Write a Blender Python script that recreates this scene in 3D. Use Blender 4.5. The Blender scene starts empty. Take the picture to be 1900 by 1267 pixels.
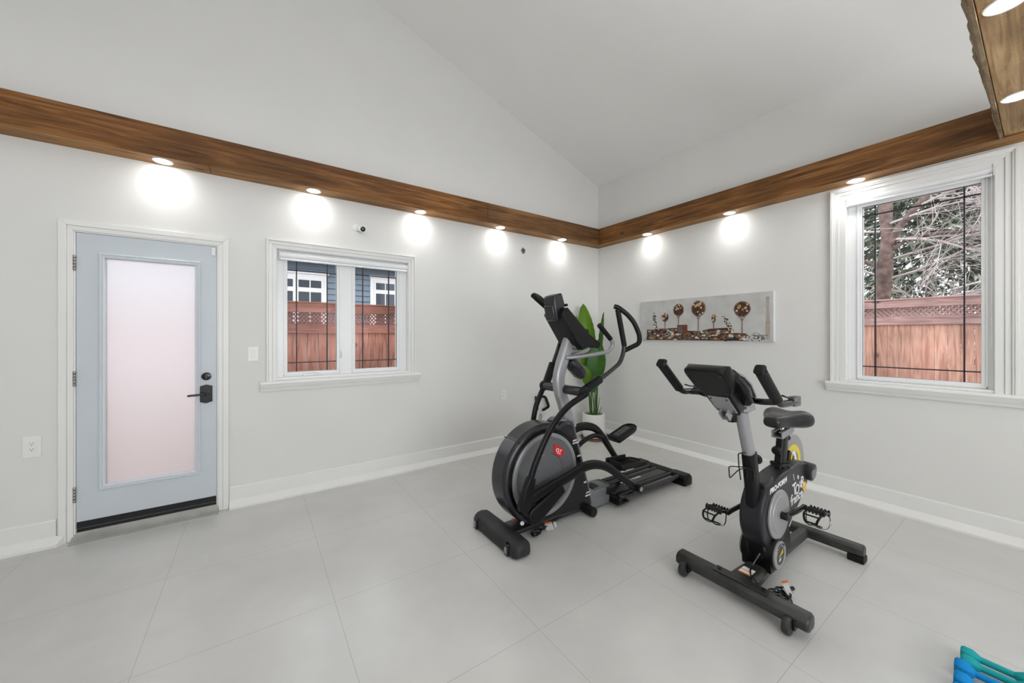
import bpy, bmesh, math, random
from mathutils import Vector, Matrix, Quaternion
random.seed(7)
S = bpy.context.scene
COL = S.collection
PI = math.pi

# ------------------------------------------------------------------ camera
cd = bpy.data.cameras.new('camera'); cam = bpy.data.objects.new('camera', cd); COL.objects.link(cam)
cd.sensor_width = 36; cd.lens = 686.33 / 1900 * 36
cd.shift_x = 0.00255; cd.shift_y = -0.00617
cd.clip_start = 0.02; cd.clip_end = 200
cam.location = (-4.0922, -3.6908, 1.3756)
cam.rotation_euler = (PI / 2, 0, 0.9689 - PI / 2)
S.camera = cam
# ------------------------------------------------------------------ view, world
S.view_settings.view_transform = 'Standard'; S.view_settings.look = 'None'
S.view_settings.gamma = 1; S.view_settings.use_curve_mapping = False
S.view_settings.exposure = 0.08
w = bpy.data.worlds.new('overcast sky'); S.world = w; w.use_nodes = True
nt = w.node_tree; nt.nodes.clear()
out = nt.nodes.new('ShaderNodeOutputWorld'); bg = nt.nodes.new('ShaderNodeBackground')
tc = nt.nodes.new('ShaderNodeTexCoord'); nz = nt.nodes.new('ShaderNodeTexNoise'); rp = nt.nodes.new('ShaderNodeValToRGB')
nz.inputs['Scale'].default_value = 2.2; nz.inputs['Detail'].default_value = 4
rp.color_ramp.elements[0].color = (0.80, 0.86, 0.97, 1); rp.color_ramp.elements[1].color = (1.0, 1.0, 1.0, 1)
rp.color_ramp.elements[0].position = .35; rp.color_ramp.elements[1].position = .65
nt.links.new(tc.outputs['Generated'], nz.inputs['Vector']); nt.links.new(nz.outputs['Fac'], rp.inputs['Fac'])
nt.links.new(rp.outputs['Color'], bg.inputs['Color']); nt.links.new(bg.outputs[0], out.inputs['Surface'])
bg.inputs['Strength'].default_value = 3.0


def area(name, loc, rot, sx, sy, e, col=(1, 1, 1)):
    l = bpy.data.lights.new(name, 'AREA'); l.shape = 'RECTANGLE'; l.size = sx; l.size_y = sy; l.energy = e; l.color = col
    o = bpy.data.objects.new(name, l); COL.objects.link(o); o.location = loc; o.rotation_euler = rot
    return o


# added fill: unseen area lamp at an invented back opening, aimed up at the ceiling
area('added_back_fill', (-3.6, -6.93, 1.5), (PI / 2 + .95, 0, 0), 4.2, 2.1, 112, (0.98, 0.99, 1.0))


# ------------------------------------------------------------------ materials
def srgb(r, g, b):
    f = lambda c: (c / 255) / 12.92 if c / 255 <= .04045 else ((c / 255 + .055) / 1.055) ** 2.4
    return (f(r), f(g), f(b), 1)


def mat(name, col, rough=.5, metal=0., var=.06, scale=12., bump=0., bscale=80., spec=.5, emit=None, estr=0, coat=0):
    m = bpy.data.materials.new(name); m.use_nodes = True
    n = m.node_tree.nodes; L = m.node_tree.links; b = n['Principled BSDF']
    b.inputs['Roughness'].default_value = rough; b.inputs['Metallic'].default_value = metal
    b.inputs['Specular IOR Level'].default_value = spec
    if coat: b.inputs['Coat Weight'].default_value = coat
    t = n.new('ShaderNodeTexCoord'); z = n.new('ShaderNodeTexNoise'); z.inputs['Scale'].default_value = scale; z.inputs['Detail'].default_value = 4
    r = n.new('ShaderNodeValToRGB')
    r.color_ramp.elements[0].position = .3; r.color_ramp.elements[1].position = .7
    r.color_ramp.elements[0].color = tuple(c * (1 - var) for c in col[:3]) + (1,)
    r.color_ramp.elements[1].color = tuple(min(1, c * (1 + var)) for c in col[:3]) + (1,)
    L.new(t.outputs['Object'], z.inputs['Vector']); L.new(z.outputs['Fac'], r.inputs['Fac']); L.new(r.outputs['Color'], b.inputs['Base Color'])
    if bump:
        z2 = n.new('ShaderNodeTexNoise'); z2.inputs['Scale'].default_value = bscale; z2.inputs['Detail'].default_value = 3
        bp = n.new('ShaderNodeBump'); bp.inputs['Strength'].default_value = bump; bp.inputs['Distance'].default_value = .002
        L.new(t.outputs['Object'], z2.inputs['Vector']); L.new(z2.outputs['Fac'], bp.inputs['Height']); L.new(bp.outputs['Normal'], b.inputs['Normal'])
    if emit:
        b.inputs['Emission Color'].default_value = emit; b.inputs['Emission Strength'].default_value = estr
    return m


def wood(name, c0, c1, c2, axis=0, scale=3., rough=.6, stretch=14., bump=.3, knots=True, saw=0.):
    """wood whose grain runs along the world axis"""
    m = bpy.data.materials.new(name); m.use_nodes = True
    n = m.node_tree.nodes; L = m.node_tree.links; b = n['Principled BSDF']; b.inputs['Roughness'].default_value = rough
    b.inputs['Specular IOR Level'].default_value = .3
    t = n.new('ShaderNodeTexCoord'); mp = n.new('ShaderNodeMapping')
    sc = [stretch] * 3; sc[axis] = 1.; mp.inputs['Scale'].default_value = [s * scale / 2 for s in sc]
    z = n.new('ShaderNodeTexNoise'); z.inputs['Scale'].default_value = 1.2; z.inputs['Detail'].default_value = 10; z.inputs['Roughness'].default_value = .62; z.inputs['Distortion'].default_value = 1.2
    r = n.new('ShaderNodeValToRGB'); e = r.color_ramp.elements
    e[0].position = .3; e[1].position = .72; e[0].color = c0; e[1].color = c2
    k = e.new(.5); k.color = c1
    L.new(t.outputs['Object'], mp.inputs['Vector']); L.new(mp.outputs[0], z.inputs['Vector']); L.new(z.outputs['Fac'], r.inputs['Fac'])
    last = r.outputs['Color']
    z3 = n.new('ShaderNodeTexNoise'); z3.inputs['Scale'].default_value = 1.6; z3.inputs['Detail'].default_value = 2
    L.new(t.outputs['Object'], z3.inputs['Vector'])
    mr = n.new('ShaderNodeMapRange'); mr.inputs[1].default_value = .35; mr.inputs[2].default_value = .65; mr.inputs[3].default_value = .72; mr.inputs[4].default_value = 1.25
    L.new(z3.outputs['Fac'], mr.inputs[0])
    mx = n.new('ShaderNodeMix'); mx.data_type = 'RGBA'; mx.blend_type = 'MULTIPLY'; mx.inputs[0].default_value = 1
    L.new(last, mx.inputs[6]); L.new(mr.outputs[0], mx.inputs[7]); last = mx.outputs[2]
    if knots:
        mp2 = n.new('ShaderNodeMapping'); s2 = [3.6] * 3; s2[axis] = 1.9; mp2.inputs['Scale'].default_value = s2
        v = n.new('ShaderNodeTexVoronoi'); v.inputs['Scale'].default_value = 1.0
        L.new(t.outputs['Object'], mp2.inputs['Vector']); L.new(mp2.outputs[0], v.inputs['Vector'])
        m2 = n.new('ShaderNodeMapRange'); m2.inputs[1].default_value = .03; m2.inputs[2].default_value = .10; m2.inputs[3].default_value = .28; m2.inputs[4].default_value = 1
        L.new(v.outputs['Distance'], m2.inputs[0])
        mx2 = n.new('ShaderNodeMix'); mx2.data_type = 'RGBA'; mx2.blend_type = 'MULTIPLY'; mx2.inputs[0].default_value = 1
        L.new(last, mx2.inputs[6]); L.new(m2.outputs[0], mx2.inputs[7]); last = mx2.outputs[2]
    L.new(last, b.inputs['Base Color'])
    h = z.outputs['Fac']
    bp = n.new('ShaderNodeBump'); bp.inputs['Strength'].default_value = bump; bp.inputs['Distance'].default_value = .004
    if saw:
        wv = n.new('ShaderNodeTexWave'); wv.inputs['Scale'].default_value = saw; wv.bands_direction = 'XYZ'[axis]; wv.inputs['Distortion'].default_value = 2.5; wv.inputs['Detail'].default_value = 2
        L.new(t.outputs['Object'], wv.inputs['Vector'])
        ad = n.new('ShaderNodeMath'); ad.operation = 'ADD'; L.new(z.outputs['Fac'], ad.inputs[0]); L.new(wv.outputs['Fac'], ad.inputs[1]); h = ad.outputs[0]
    L.new(h, bp.inputs['Height']); L.new(bp.outputs['Normal'], b.inputs['Normal'])
    return m


M = {}
M['wall'] = mat('painted wall', (.765, .762, .738, 1), .75, var=.012, scale=2.5, bump=.05, bscale=60, spec=.2)
M['ceil'] = mat('ceiling paint', (.93, .922, .90, 1), .85, var=.01, scale=2, spec=.2)
M['trim'] = mat('white gloss trim', (.82, .82, .80, 1), .35, var=.012, scale=4)
M['vinyl'] = mat('white vinyl', (.86, .87, .87, 1), .3, var=.01)
M['door'] = mat('pale blue grey door paint', (.585, .635, .68, 1), .4, var=.015, scale=5, bump=.03, bscale=40)
M['doorlite'] = mat('pale door moulding', (.66, .71, .75, 1), .35, var=.01)
M['black'] = mat('black plastic', (.004, .004, .0045, 1), .34, var=.15, bump=.04, bscale=240, spec=.25)
M['softblack'] = mat('soft black rubber', (.008, .008, .0085, 1), .48, var=.2, scale=25, bump=.10, bscale=160, spec=.25)
M['footrub'] = mat('dusty rubber cover', (.020, .020, .021, 1), .55, var=.3, scale=14, bump=.10, bscale=160, spec=.35)
M['leatherette'] = mat('seat leatherette', (.012, .011, .012, 1), .34, var=.2, scale=8, bump=.05, bscale=200, spec=.5, coat=.05)
M['gloss'] = mat('glossy black', (.005, .005, .006, 1), .2, var=.1, spec=.45)
M['dusty'] = mat('scuffed black metal', (.026, .026, .025, 1), .36, var=.5, scale=9, bump=.04, bscale=90, spec=.5)
M['charcoal'] = mat('charcoal plastic', (.017, .017, .021, 1), .27, var=.08, scale=6)
M['silver'] = mat('silver grey paint', (.33, .335, .345, 1), .32, metal=.35, var=.04)
M['greyplast'] = mat('mid grey plastic', (.17, .175, .185, 1), .38, metal=.1, var=.05)
M['disc'] = mat('dark grey disc', (.125, .128, .132, 1), .42, metal=.2, var=.06, scale=5)
M['discrim'] = mat('grey disc rim', (.235, .238, .243, 1), .35, metal=.2, var=.05)
M['lightdisc'] = mat('light grey disc', (.33, .33, .325, 1), .4, metal=.2, var=.04)
M['chrome'] = mat('brushed steel', (.6, .6, .6, 1), .25, metal=1, var=.04)
M['nickel'] = mat('satin nickel', (.38, .37, .33, 1), .35, metal=1, var=.05)
M['red'] = mat('red badge', (.55, .015, .02, 1), .4)
M['orange'] = mat('orange print', (.75, .22, .03, 1), .6)
M['white'] = mat('white print', (.8, .8, .8, 1), .5, var=.02)
M['yellow'] = mat('yellow print', (.78, .58, .02, 1), .4, var=.03)
M['amber'] = mat('amber print', (.85, .42, .01, 1), .4, var=.03)
M['lilacgrey'] = mat('dark slate plastic', (.020, .018, .022, 1), .36, var=.06, spec=.35)
M['leaf'] = mat('banana leaf green', (.065, .20, .025, 1), .38, var=.35, scale=5)
M['leaf2'] = mat('pale leaf green', (.17, .36, .02, 1), .4, var=.25, scale=5)
M['stem'] = mat('plant stem green', (.05, .13, .02, 1), .45, var=.3, scale=9)
M['pot'] = mat('white ceramic', (.80, .79, .75, 1), .45, var=.01)
M['soil'] = mat('brown soil', (.06, .028, .018, 1), .95, var=.5, scale=60, bump=.6, bscale=90)
M['clay'] = mat('terracotta saucer', (.22, .10, .06, 1), .8, var=.15)
M['teal'] = mat('teal rubber', (.008, .34, .36, 1), .6, spec=.25, var=.06, bump=.1, bscale=300)
M['blue'] = mat('blue rubber', (.001, .235, .58, 1), .6, spec=.25, var=.06, bump=.1, bscale=300)
M['plate'] = mat('wall plate plastic', (.84, .84, .83, 1), .3, var=.01)
M['slot'] = mat('dark slot', (.03, .03, .03, 1), .6)
M['beamwood'] = wood('stained beam wood', srgb(74, 46, 22), srgb(116, 76, 38), srgb(152, 106, 60), 0, 3.0, .55, 16, .4)
M['beamwood_y'] = wood('stained beam wood along the side wall', srgb(74, 46, 22), srgb(116, 76, 38), srgb(152, 106, 60), 1, 3.0, .55, 16, .4)
M['beamgrey'] = wood('weathered beam wood', srgb(78, 54, 32), srgb(114, 80, 48), srgb(142, 106, 68), 0, 3.0, .6, 16, .4)
M['under'] = wood('beam underside wood', srgb(96, 62, 30), srgb(150, 106, 60), srgb(188, 146, 94), 0, 3.2, .6, 18, .6)
M['under_y'] = wood('beam underside wood along the side wall', srgb(96, 62, 30), srgb(150, 106, 60), srgb(188, 146, 94), 1, 3.2, .6, 18, .6)
M['sawn'] = wood('rough sawn barn wood', srgb(124, 98, 72), srgb(186, 152, 112), srgb(220, 190, 146), 0, 2.4, .75, 20, .8, saw=22.)
M['bark_edge'] = wood('raw bark edge', srgb(92, 72, 52), srgb(150, 128, 100), srgb(186, 166, 138), 0, 6, .85, 4, 1.0, knots=False, saw=26.)
M['cedar'] = wood('cedar fence board', srgb(178, 124, 106), srgb(216, 166, 146), srgb(236, 196, 176), 2, 3.4, .85, 12, .5)
M['cedar_x'] = wood('cedar rail', srgb(128, 82, 70), srgb(164, 112, 98), srgb(186, 138, 124), 0, 3.4, .85, 12, .5)
M['cedar_y'] = wood('grey cedar rail', srgb(140, 104, 98), srgb(180, 146, 140), srgb(206, 176, 170), 1, 3.4, .85, 12, .5)
M['cedar_l'] = wood('brown fence board', srgb(120, 72, 58), srgb(174, 120, 102), srgb(202, 152, 130), 2, 3.4, .85, 12, .5)
M['siding'] = mat('blue grey siding', (.20, .255, .31, 1), .7, var=.08, scale=6)
M['housewhite'] = mat('house trim white', (.82, .82, .82, 1), .6, var=.02)
M['darkglass'] = mat('dark window glass', (.05, .06, .075, 1), .08, var=.2, scale=3)
M['bark'] = mat('tree bark', (.16, .11, .095, 1), .9, var=.5, scale=12, bump=1., bscale=26)
M['twig'] = mat('grey twig bark', (.50, .44, .43, 1), .9, var=.25, scale=3)
M['needle'] = mat('evergreen needles', (.23, .25, .19, 1), .8, var=.5, scale=3)
M['ground'] = mat('garden ground', (.14, .12, .08, 1), .95, var=.4, scale=3, bump=.5, bscale=30)
M['weather'] = mat('black sweep rubber', (.006, .006, .006, 1), .7)
M['alu'] = mat('threshold aluminium', (.42, .42, .40, 1), .45, metal=.4, var=.1)
M['lens'] = mat('lit lamp lens', (1, 1, 1, 1), .5, emit=(1, .985, .95, 1), estr=45)
M['muntin'] = mat('black glazing bar', (.02, .02, .025, 1), .5)
M['blind'] = mat('white roller blind', (.84, .85, .86, 1), .45, var=.015)
M['canvas'] = mat('pale painted canvas', srgb(196, 196, 194), .8, var=.09, scale=9, bump=.3, bscale=300)
for k, c in dict(umber=(70, 42, 28), rust=(112, 58, 34), ochre=(196, 160, 96), cream=(214, 206, 192), slate=(92, 92, 94), charc=(38, 32, 30), wine=(74, 34, 40), bronze=(122, 98, 72), amberp=(168, 98, 30)).items():
    M['p_' + k] = mat('paint ' + k, srgb(*c), .6, var=.25, scale=60, bump=.4, bscale=150)


def special_mats():
    g = bpy.data.materials.new('window glass'); g.use_nodes = True; n = g.node_tree.nodes; n.clear(); L = g.node_tree.links
    o = n.new('ShaderNodeOutputMaterial'); mx = n.new('ShaderNodeMixShader'); t = n.new('ShaderNodeBsdfTransparent'); gl = n.new('ShaderNodeBsdfGlossy')
    gl.inputs['Roughness'].default_value = .02; fr = n.new('ShaderNodeFresnel'); fr.inputs['IOR'].default_value = 1.12
    t.inputs['Color'].default_value = (.95, .96, .97, 1)
    L.new(fr.outputs[0], mx.inputs[0]); L.new(t.outputs[0], mx.inputs[1]); L.new(gl.outputs[0], mx.inputs[2]); L.new(mx.outputs[0], o.inputs[0])
    M['glass'] = g
    g = bpy.data.materials.new('frosted glass'); g.use_nodes = True; n = g.node_tree.nodes; n.clear(); L = g.node_tree.links
    o = n.new('ShaderNodeOutputMaterial'); mx = n.new('ShaderNodeMixShader'); t = n.new('ShaderNodeBsdfTranslucent'); rf = n.new('ShaderNodeBsdfRefraction')
    rf.inputs['Roughness'].default_value = .55; rf.inputs['IOR'].default_value = 1.3; rf.inputs['Color'].default_value = (1, 1, 1, 1)
    t.inputs['Color'].default_value = (.95, .95, .97, 1); mx.inputs[0].default_value = .55
    L.new(rf.outputs[0], mx.inputs[1]); L.new(t.outputs[0], mx.inputs[2]); L.new(mx.outputs[0], o.inputs[0])
    M['frost'] = g
    # floor: large grey porcelain tiles, cloudy, with thin joints
    f = bpy.data.materials.new('grey porcelain tile'); f.use_nodes = True; n = f.node_tree.nodes; L = f.node_tree.links; b = n['Principled BSDF']
    t = n.new('ShaderNodeTexCoord'); z = n.new('ShaderNodeTexNoise'); z.inputs['Scale'].default_value = 1.5; z.inputs['Detail'].default_value = 6; z.inputs['Roughness'].default_value = .6
    r = n.new('ShaderNodeValToRGB'); r.color_ramp.elements[0].position = .32; r.color_ramp.elements[1].position = .68
    r.color_ramp.elements[0].color = (.550, .548, .530, 1); r.color_ramp.elements[1].color = (.630, .628, .610, 1)
    L.new(t.outputs['Object'], z.inputs['Vector']); L.new(z.outputs['Fac'], r.inputs['Fac'])
    sp = n.new('ShaderNodeSeparateXYZ'); L.new(t.outputs['Object'], sp.inputs[0])

    def line(sock, off, pitch):
        a = n.new('ShaderNodeMath'); a.operation = 'SUBTRACT'; a.inputs[1].default_value = off; L.new(sock, a.inputs[0])
        d = n.new('ShaderNodeMath'); d.operation = 'DIVIDE'; d.inputs[1].default_value = pitch; L.new(a.outputs[0], d.inputs[0])
        fl = n.new('ShaderNodeMath'); fl.operation = 'ROUND'; L.new(d.outputs[0], fl.inputs[0])
        s = n.new('ShaderNodeMath'); s.operation = 'SUBTRACT'; L.new(d.outputs[0], s.inputs[0]); L.new(fl.outputs[0], s.inputs[1])
        ab = n.new('ShaderNodeMath'); ab.operation = 'ABSOLUTE'; L.new(s.outputs[0], ab.inputs[0])
        c = n.new('ShaderNodeMath'); c.operation = 'LESS_THAN'; c.inputs[1].default_value = .0013 / pitch; L.new(ab.outputs[0], c.inputs[0])
        return c.outputs[0]
    l1 = line(sp.outputs['X'], -0.735, 0.7545); l2 = line(sp.outputs['Y'], -0.130, 0.7385)
    mxm = n.new('ShaderNodeMath'); mxm.operation = 'MAXIMUM'; L.new(l1, mxm.inputs[0]); L.new(l2, mxm.inputs[1])
    mc = n.new('ShaderNodeMix'); mc.data_type = 'RGBA'; L.new(mxm.outputs[0], mc.inputs[0]); L.new(r.outputs['Color'], mc.inputs[6]); mc.inputs[7].default_value = (.42, .41, .40, 1)
    L.new(mc.outputs[2], b.inputs['Base Color']); b.inputs['Roughness'].default_value = .27; b.inputs['Specular IOR Level'].default_value = .6
    M['floor'] = f


special_mats()


# ------------------------------------------------------------------ mesh helpers
def BM(): return bmesh.new()


def quadbox(bm, x0, x1, y0, y1, z0, z1, mi=0):
    vs = [bm.verts.new((x, y, z)) for x in (x0, x1) for y in (y0, y1) for z in (z0, z1)]
    for f in ((0, 1, 3, 2), (4, 6, 7, 5), (0, 4, 5, 1), (2, 3, 7, 6), (0, 2, 6, 4), (1, 5, 7, 3)):
        fc = bm.faces.new([vs[i] for i in f]); fc.material_index = mi
    return vs


def obb(bm, c, half, ax, mi=0):
    """box with centre c, half sizes and axes"""
    ax = [Vector(a).normalized() for a in ax]
    c = Vector(c); vs = []
    for i in (-1, 1):
        for j in (-1, 1):
            for k in (-1, 1):
                vs.append(bm.verts.new(c + ax[0] * half[0] * i + ax[1] * half[1] * j + ax[2] * half[2] * k))
    for f in ((0, 1, 3, 2), (4, 6, 7, 5), (0, 4, 5, 1), (2, 3, 7, 6), (0, 2, 6, 4), (1, 5, 7, 3)):
        fc = bm.faces.new([vs[i] for i in f]); fc.material_index = mi
    return vs


def spline(pts, n=8, closed=False):
    P = [Vector(p) for p in pts]
    if len(P) < 3: return P
    out = []
    N = len(P)
    rng = range(N) if closed else range(N - 1)
    for i in rng:
        p1, p2 = P[i], P[(i + 1) % N]
        p0 = P[(i - 1) % N] if (closed or i > 0) else p1 * 2 - p2
        p3 = P[(i + 2) % N] if (closed or i < N - 2) else p2 * 2 - p1
        for k in range(n):
            t = k / n
            out.append(.5 * ((2 * p1) + (-p0 + p2) * t + (2 * p0 - 5 * p1 + 4 * p2 - p3) * t * t + (-p0 + 3 * p1 - 3 * p2 + p3) * t ** 3))
    if not closed: out.append(P[-1])
    return out


def fillet(pts, r=.03, n=5):
    """polyline with rounded corners"""
    P = [Vector(p) for p in pts]; out = [P[0]]
    for i in range(1, len(P) - 1):
        a, b, c = P[i - 1], P[i], P[i + 1]
        d1 = (a - b); d2 = (c - b); rr = min(r, d1.length * .45, d2.length * .45)
        s = b + d1.normalized() * rr; e = b + d2.normalized() * rr
        for k in range(n + 1):
            t = k / n; out.append(s * (1 - t) ** 2 + b * 2 * t * (1 - t) + e * t * t)
    out.append(P[-1]); return out


def sweep(bm, pts, ru, rv=None, up=(0, 1, 0), seg=14, closed=False, square=0., mi=0, caps=True):
    """tube along pts; ru = radius in the plane of 'up'-perpendicular, rv = radius along 'up' (list or number)."""
    if rv is None: rv = ru
    P = [Vector(p) for p in pts]; N = len(P); up = Vector(up)
    gr = lambda r, i: (r[min(len(r) - 1, int(round(i * (len(r) - 1) / (N - 1))))] if not callable(r) else r(i / (N - 1))) if (isinstance(r, (list, tuple)) or callable(r)) else r
    rings = []; lastu = up
    for i in range(N):
        if closed: t = P[(i + 1) % N] - P[(i - 1) % N]
        else: t = P[min(i + 1, N - 1)] - P[max(i - 1, 0)]
        t.normalize()
        v = lastu - t * lastu.dot(t)
        if v.length < 1e-3: v = Vector((0, 0, 1)) - t * t.z
        v.normalize(); lastu = v if rv is ru else up
        u = t.cross(v)
        a, b = gr(ru, i), gr(rv, i); ring = []
        for k in range(seg):
            th = 2 * PI * k / seg + PI / seg
            cx, sy = math.cos(th), math.sin(th)
            if square:
                e = 1 - square
                cx = math.copysign(abs(cx) ** e, cx); sy = math.copysign(abs(sy) ** e, sy)
            ring.append(bm.verts.new(P[i] + u * a * cx + v * b * sy))
        rings.append(ring)
    for i in range(N if closed else N - 1):
        A, B = rings[i], rings[(i + 1) % N]
        for k in range(seg):
            f = bm.faces.new((A[k], A[(k + 1) % seg], B[(k + 1) % seg], B[k])); f.smooth = True; f.material_index = mi
    if not closed and caps:
        for rg, fl in ((rings[0], True), (rings[-1], False)):
            f = bm.faces.new(list(reversed(rg)) if fl else rg); f.material_index = mi
    return rings


def cyl(bm, a, b, r, r2=None, seg=24, bev=0., mi=0):
    a, b = Vector(a), Vector(b); r2 = r if r2 is None else r2
    d = (b - a).normalized(); L = (b - a).length
    if bev:
        pts = [a, a + d * bev * .3, a + d * bev, b - d * bev, b - d * bev * .3, b]
        rr = [r - bev, r - bev * .3, r, r2, r2 - bev * .3, r2 - bev]
    else: pts, rr = [a, b], [r, r2]
    u = d.orthogonal().normalized(); v = d.cross(u); rings = []
    for p, q in zip(pts, rr):
        rings.append([bm.verts.new(p + u * q * math.cos(2 * PI * k / seg) + v * q * math.sin(2 * PI * k / seg)) for k in range(seg)])
    for A, B in zip(rings, rings[1:]):
        for k in range(seg):
            f = bm.faces.new((A[k], A[(k + 1) % seg], B[(k + 1) % seg], B[k])); f.smooth = True; f.material_index = mi
    f = bm.faces.new(list(reversed(rings[0]))); f.material_index = mi
    f = bm.faces.new(rings[-1]); f.material_index = mi


def lathe(bm, c, axis, prof, seg=40, mi=0, closed=False):
    """prof = list of (radius, distance along axis)"""
    c = Vector(c); d = Vector(axis).normalized(); u = d.orthogonal().normalized(); v = d.cross(u); rings = []
    for r, h in prof:
        if r < 1e-6: rings.append([bm.verts.new(c + d * h)])
        else: rings.append([bm.verts.new(c + d * h + u * r * math.cos(2 * PI * k / seg) + v * r * math.sin(2 * PI * k / seg)) for k in range(seg)])
    pr = list(zip(rings, rings[1:])) + ([(rings[-1], rings[0])] if closed else [])
    for A, B in pr:
        for k in range(seg):
            k2 = (k + 1) % seg
            if len(A) == 1 and len(B) == 1: continue
            if len(A) == 1: f = bm.faces.new((A[0], B[k2], B[k]))
            elif len(B) == 1: f = bm.faces.new((A[k], A[k2], B[0]))
            else: f = bm.faces.new((A[k], A[k2], B[k2], B[k]))
            f.smooth = True; f.material_index = mi


def prism(bm, poly, y0, y1, plane='xz', mi=0):
    """extrude a polygon (2D points) given in plane xz / yz / xy between y0 and y1 of the third axis"""
    def P(a, b, h): return (a, h, b) if plane == 'xz' else ((h, a, b) if plane == 'yz' else (a, b, h))
    A = [bm.verts.new(P(a, b, y0)) for a, b in poly]; B = [bm.verts.new(P(a, b, y1)) for a, b in poly]
    n = len(poly)
    fs = [bm.faces.new(A), bm.faces.new(list(reversed(B)))]
    for k in range(n): fs.append(bm.faces.new((A[k], B[k], B[(k + 1) % n], A[(k + 1) % n])))
    for f in fs: f.material_index = mi
    return fs


def arc(cx, cz, r, a0, a1, n=24):
    return [(cx + r * math.cos(math.radians(a0 + (a1 - a0) * i / n)), cz + r * math.sin(math.radians(a0 + (a1 - a0) * i / n))) for i in range(n + 1)]


def finish(name, bm, mats, parent=None, bevel=0., smooth=None, seg=2, subsurf=0):
    bmesh.ops.recalc_face_normals(bm, faces=bm.faces[:])
    if parent is not None:
        o0 = parent
        while o0.parent is not None: o0 = o0.parent
        bmesh.ops.translate(bm, verts=bm.verts[:], vec=-o0.location)
    me = bpy.data.meshes.new(name); bm.to_mesh(me); bm.free()
    o = bpy.data.objects.new(name, me); COL.objects.link(o)
    for m in (mats if isinstance(mats, (list, tuple)) else [mats]): me.materials.append(M[m] if isinstance(m, str) else m)
    if parent is not None: o.parent = parent
    if bevel:
        b = o.modifiers.new('bevel', 'BEVEL'); b.width = bevel; b.segments = seg; b.limit_method = 'ANGLE'; b.angle_limit = math.radians(40)
        for p in me.polygons: p.use_smooth = True
        smooth = True
    if subsurf:
        s = o.modifiers.new('sub', 'SUBSURF'); s.levels = subsurf; s.render_levels = subsurf
        for p in me.polygons: p.use_smooth = True
    if smooth or bevel:
        for p in me.polygons: p.use_smooth = True
        e = [ed for ed in me.edges]
        me.set_sharp_from_angle(angle=math.radians(38))
    return o


def thing(name, label, cat, loc=(0, 0, 0), group=None):
    o = bpy.data.objects.new(name, None); COL.objects.link(o); o.location = loc; o.empty_display_size = .05
    o['label'] = label; o['category'] = cat
    if group: o['group'] = group
    return o


def tag(o, label, cat, group=None):
    o['label'] = label; o['category'] = cat
    if group: o['group'] = group
    return o


def struct(o, label=None, cat=None):
    o['kind'] = 'structure'
    if label: o['label'] = label
    if cat: o['category'] = cat
    return o


def text_bm(bm, s, org, xd, yd, size, thick=.0012, shear=0., mi=0, wscale=1., bold=0.):
    cu = bpy.data.curves.new('t', 'FONT'); cu.body = s; cu.size = size; cu.shear = shear; cu.extrude = 0; cu.offset = bold
    cu.resolution_u = 4
    ob = bpy.data.objects.new('t', cu); COL.objects.link(ob)
    dg = bpy.context.evaluated_depsgraph_get(); me = bpy.data.meshes.new_from_object(ob.evaluated_get(dg))
    bpy.data.objects.remove(ob); bpy.data.curves.remove(cu)
    xd, yd, org = Vector(xd).normalized(), Vector(yd).normalized(), Vector(org); zd = xd.cross(yd)
    b2 = bmesh.new(); b2.from_mesh(me); bpy.data.meshes.remove(me)
    vm = {}
    for v in b2.verts: vm[v.index] = [bm.verts.new(org + xd * v.co.x * wscale + yd * v.co.y + zd * t) for t in (0, thick)]
    for f in b2.faces:
        try:
            ff = bm.faces.new([vm[v.index][1] for v in f.verts]); ff.material_index = mi
            ff = bm.faces.new([vm[v.index][0] for v in reversed(f.verts)]); ff.material_index = mi
        except ValueError: pass
    for e in b2.edges:
        if len(e.link_faces) == 1:
            a, b = e.verts
            try:
                ff = bm.faces.new((vm[a.index][0], vm[b.index][0], vm[b.index][1], vm[a.index][1])); ff.material_index = mi
            except ValueError: pass
    b2.free()


# ================================================================== ROOM SHELL
XL, YB = -7.0, -7.0            # far ends of the room
WT = .16
Z0, SL, XR = 3.52, .352, -3.5   # ceiling height at right wall, slope, ridge x
zc = lambda x: Z0 - SL * x if x > XR else Z0 - SL * XR + SL * (x - XR)

bm = BM(); quadbox(bm, XL - WT, WT, YB - WT, WT, -.12, 0)
struct(finish('floor', bm, 'floor'), 'grey porcelain tile floor in large square tiles', 'floor')


def wall_grid(name, axis, fixed0, fixed1, a0, a1, z0, ztop, holes, m='wall'):
    """wall box with rectangular holes; ztop is a function of a; holes (a0,a1,z0,z1)"""
    bm = BM()
    cuts = sorted({a0, a1} | {h[i] for h in holes for i in (0, 1)} | ({XR} if axis == 'x' and a0 < XR < a1 else set()))
    for u, v in zip(cuts, cuts[1:]):
        mid = (u + v) / 2
        hs = sorted([h for h in holes if h[0] <= mid <= h[1]], key=lambda h: h[2])
        z = z0; segs = []
        for h in hs: segs.append((z, z, h[2], h[2])); z = h[3]
        segs.append((z, z, ztop(u), ztop(v)))
        for za, zb, zc_, zd in segs:
            if zc_ - za < 1e-4: continue
            def P(a, f, zz): return (a, f, zz) if axis == 'x' else (f, a, zz)
            vs = [bm.verts.new(P(*q)) for q in ((u, fixed0, za), (v, fixed0, zb), (v, fixed0, zd), (u, fixed0, zc_), (u, fixed1, za), (v, fixed1, zb), (v, fixed1, zd), (u, fixed1, zc_))]
            for f in ((0, 1, 2, 3), (7, 6, 5, 4), (0, 4, 5, 1), (1, 5, 6, 2), (2, 6, 7, 3), (3, 7, 4, 0)): bm.faces.new([vs[i] for i in f])
    bmesh.ops.remove_doubles(bm, verts=bm.verts[:], dist=1e-5)
    return struct(finish(name, bm, m))


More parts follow.
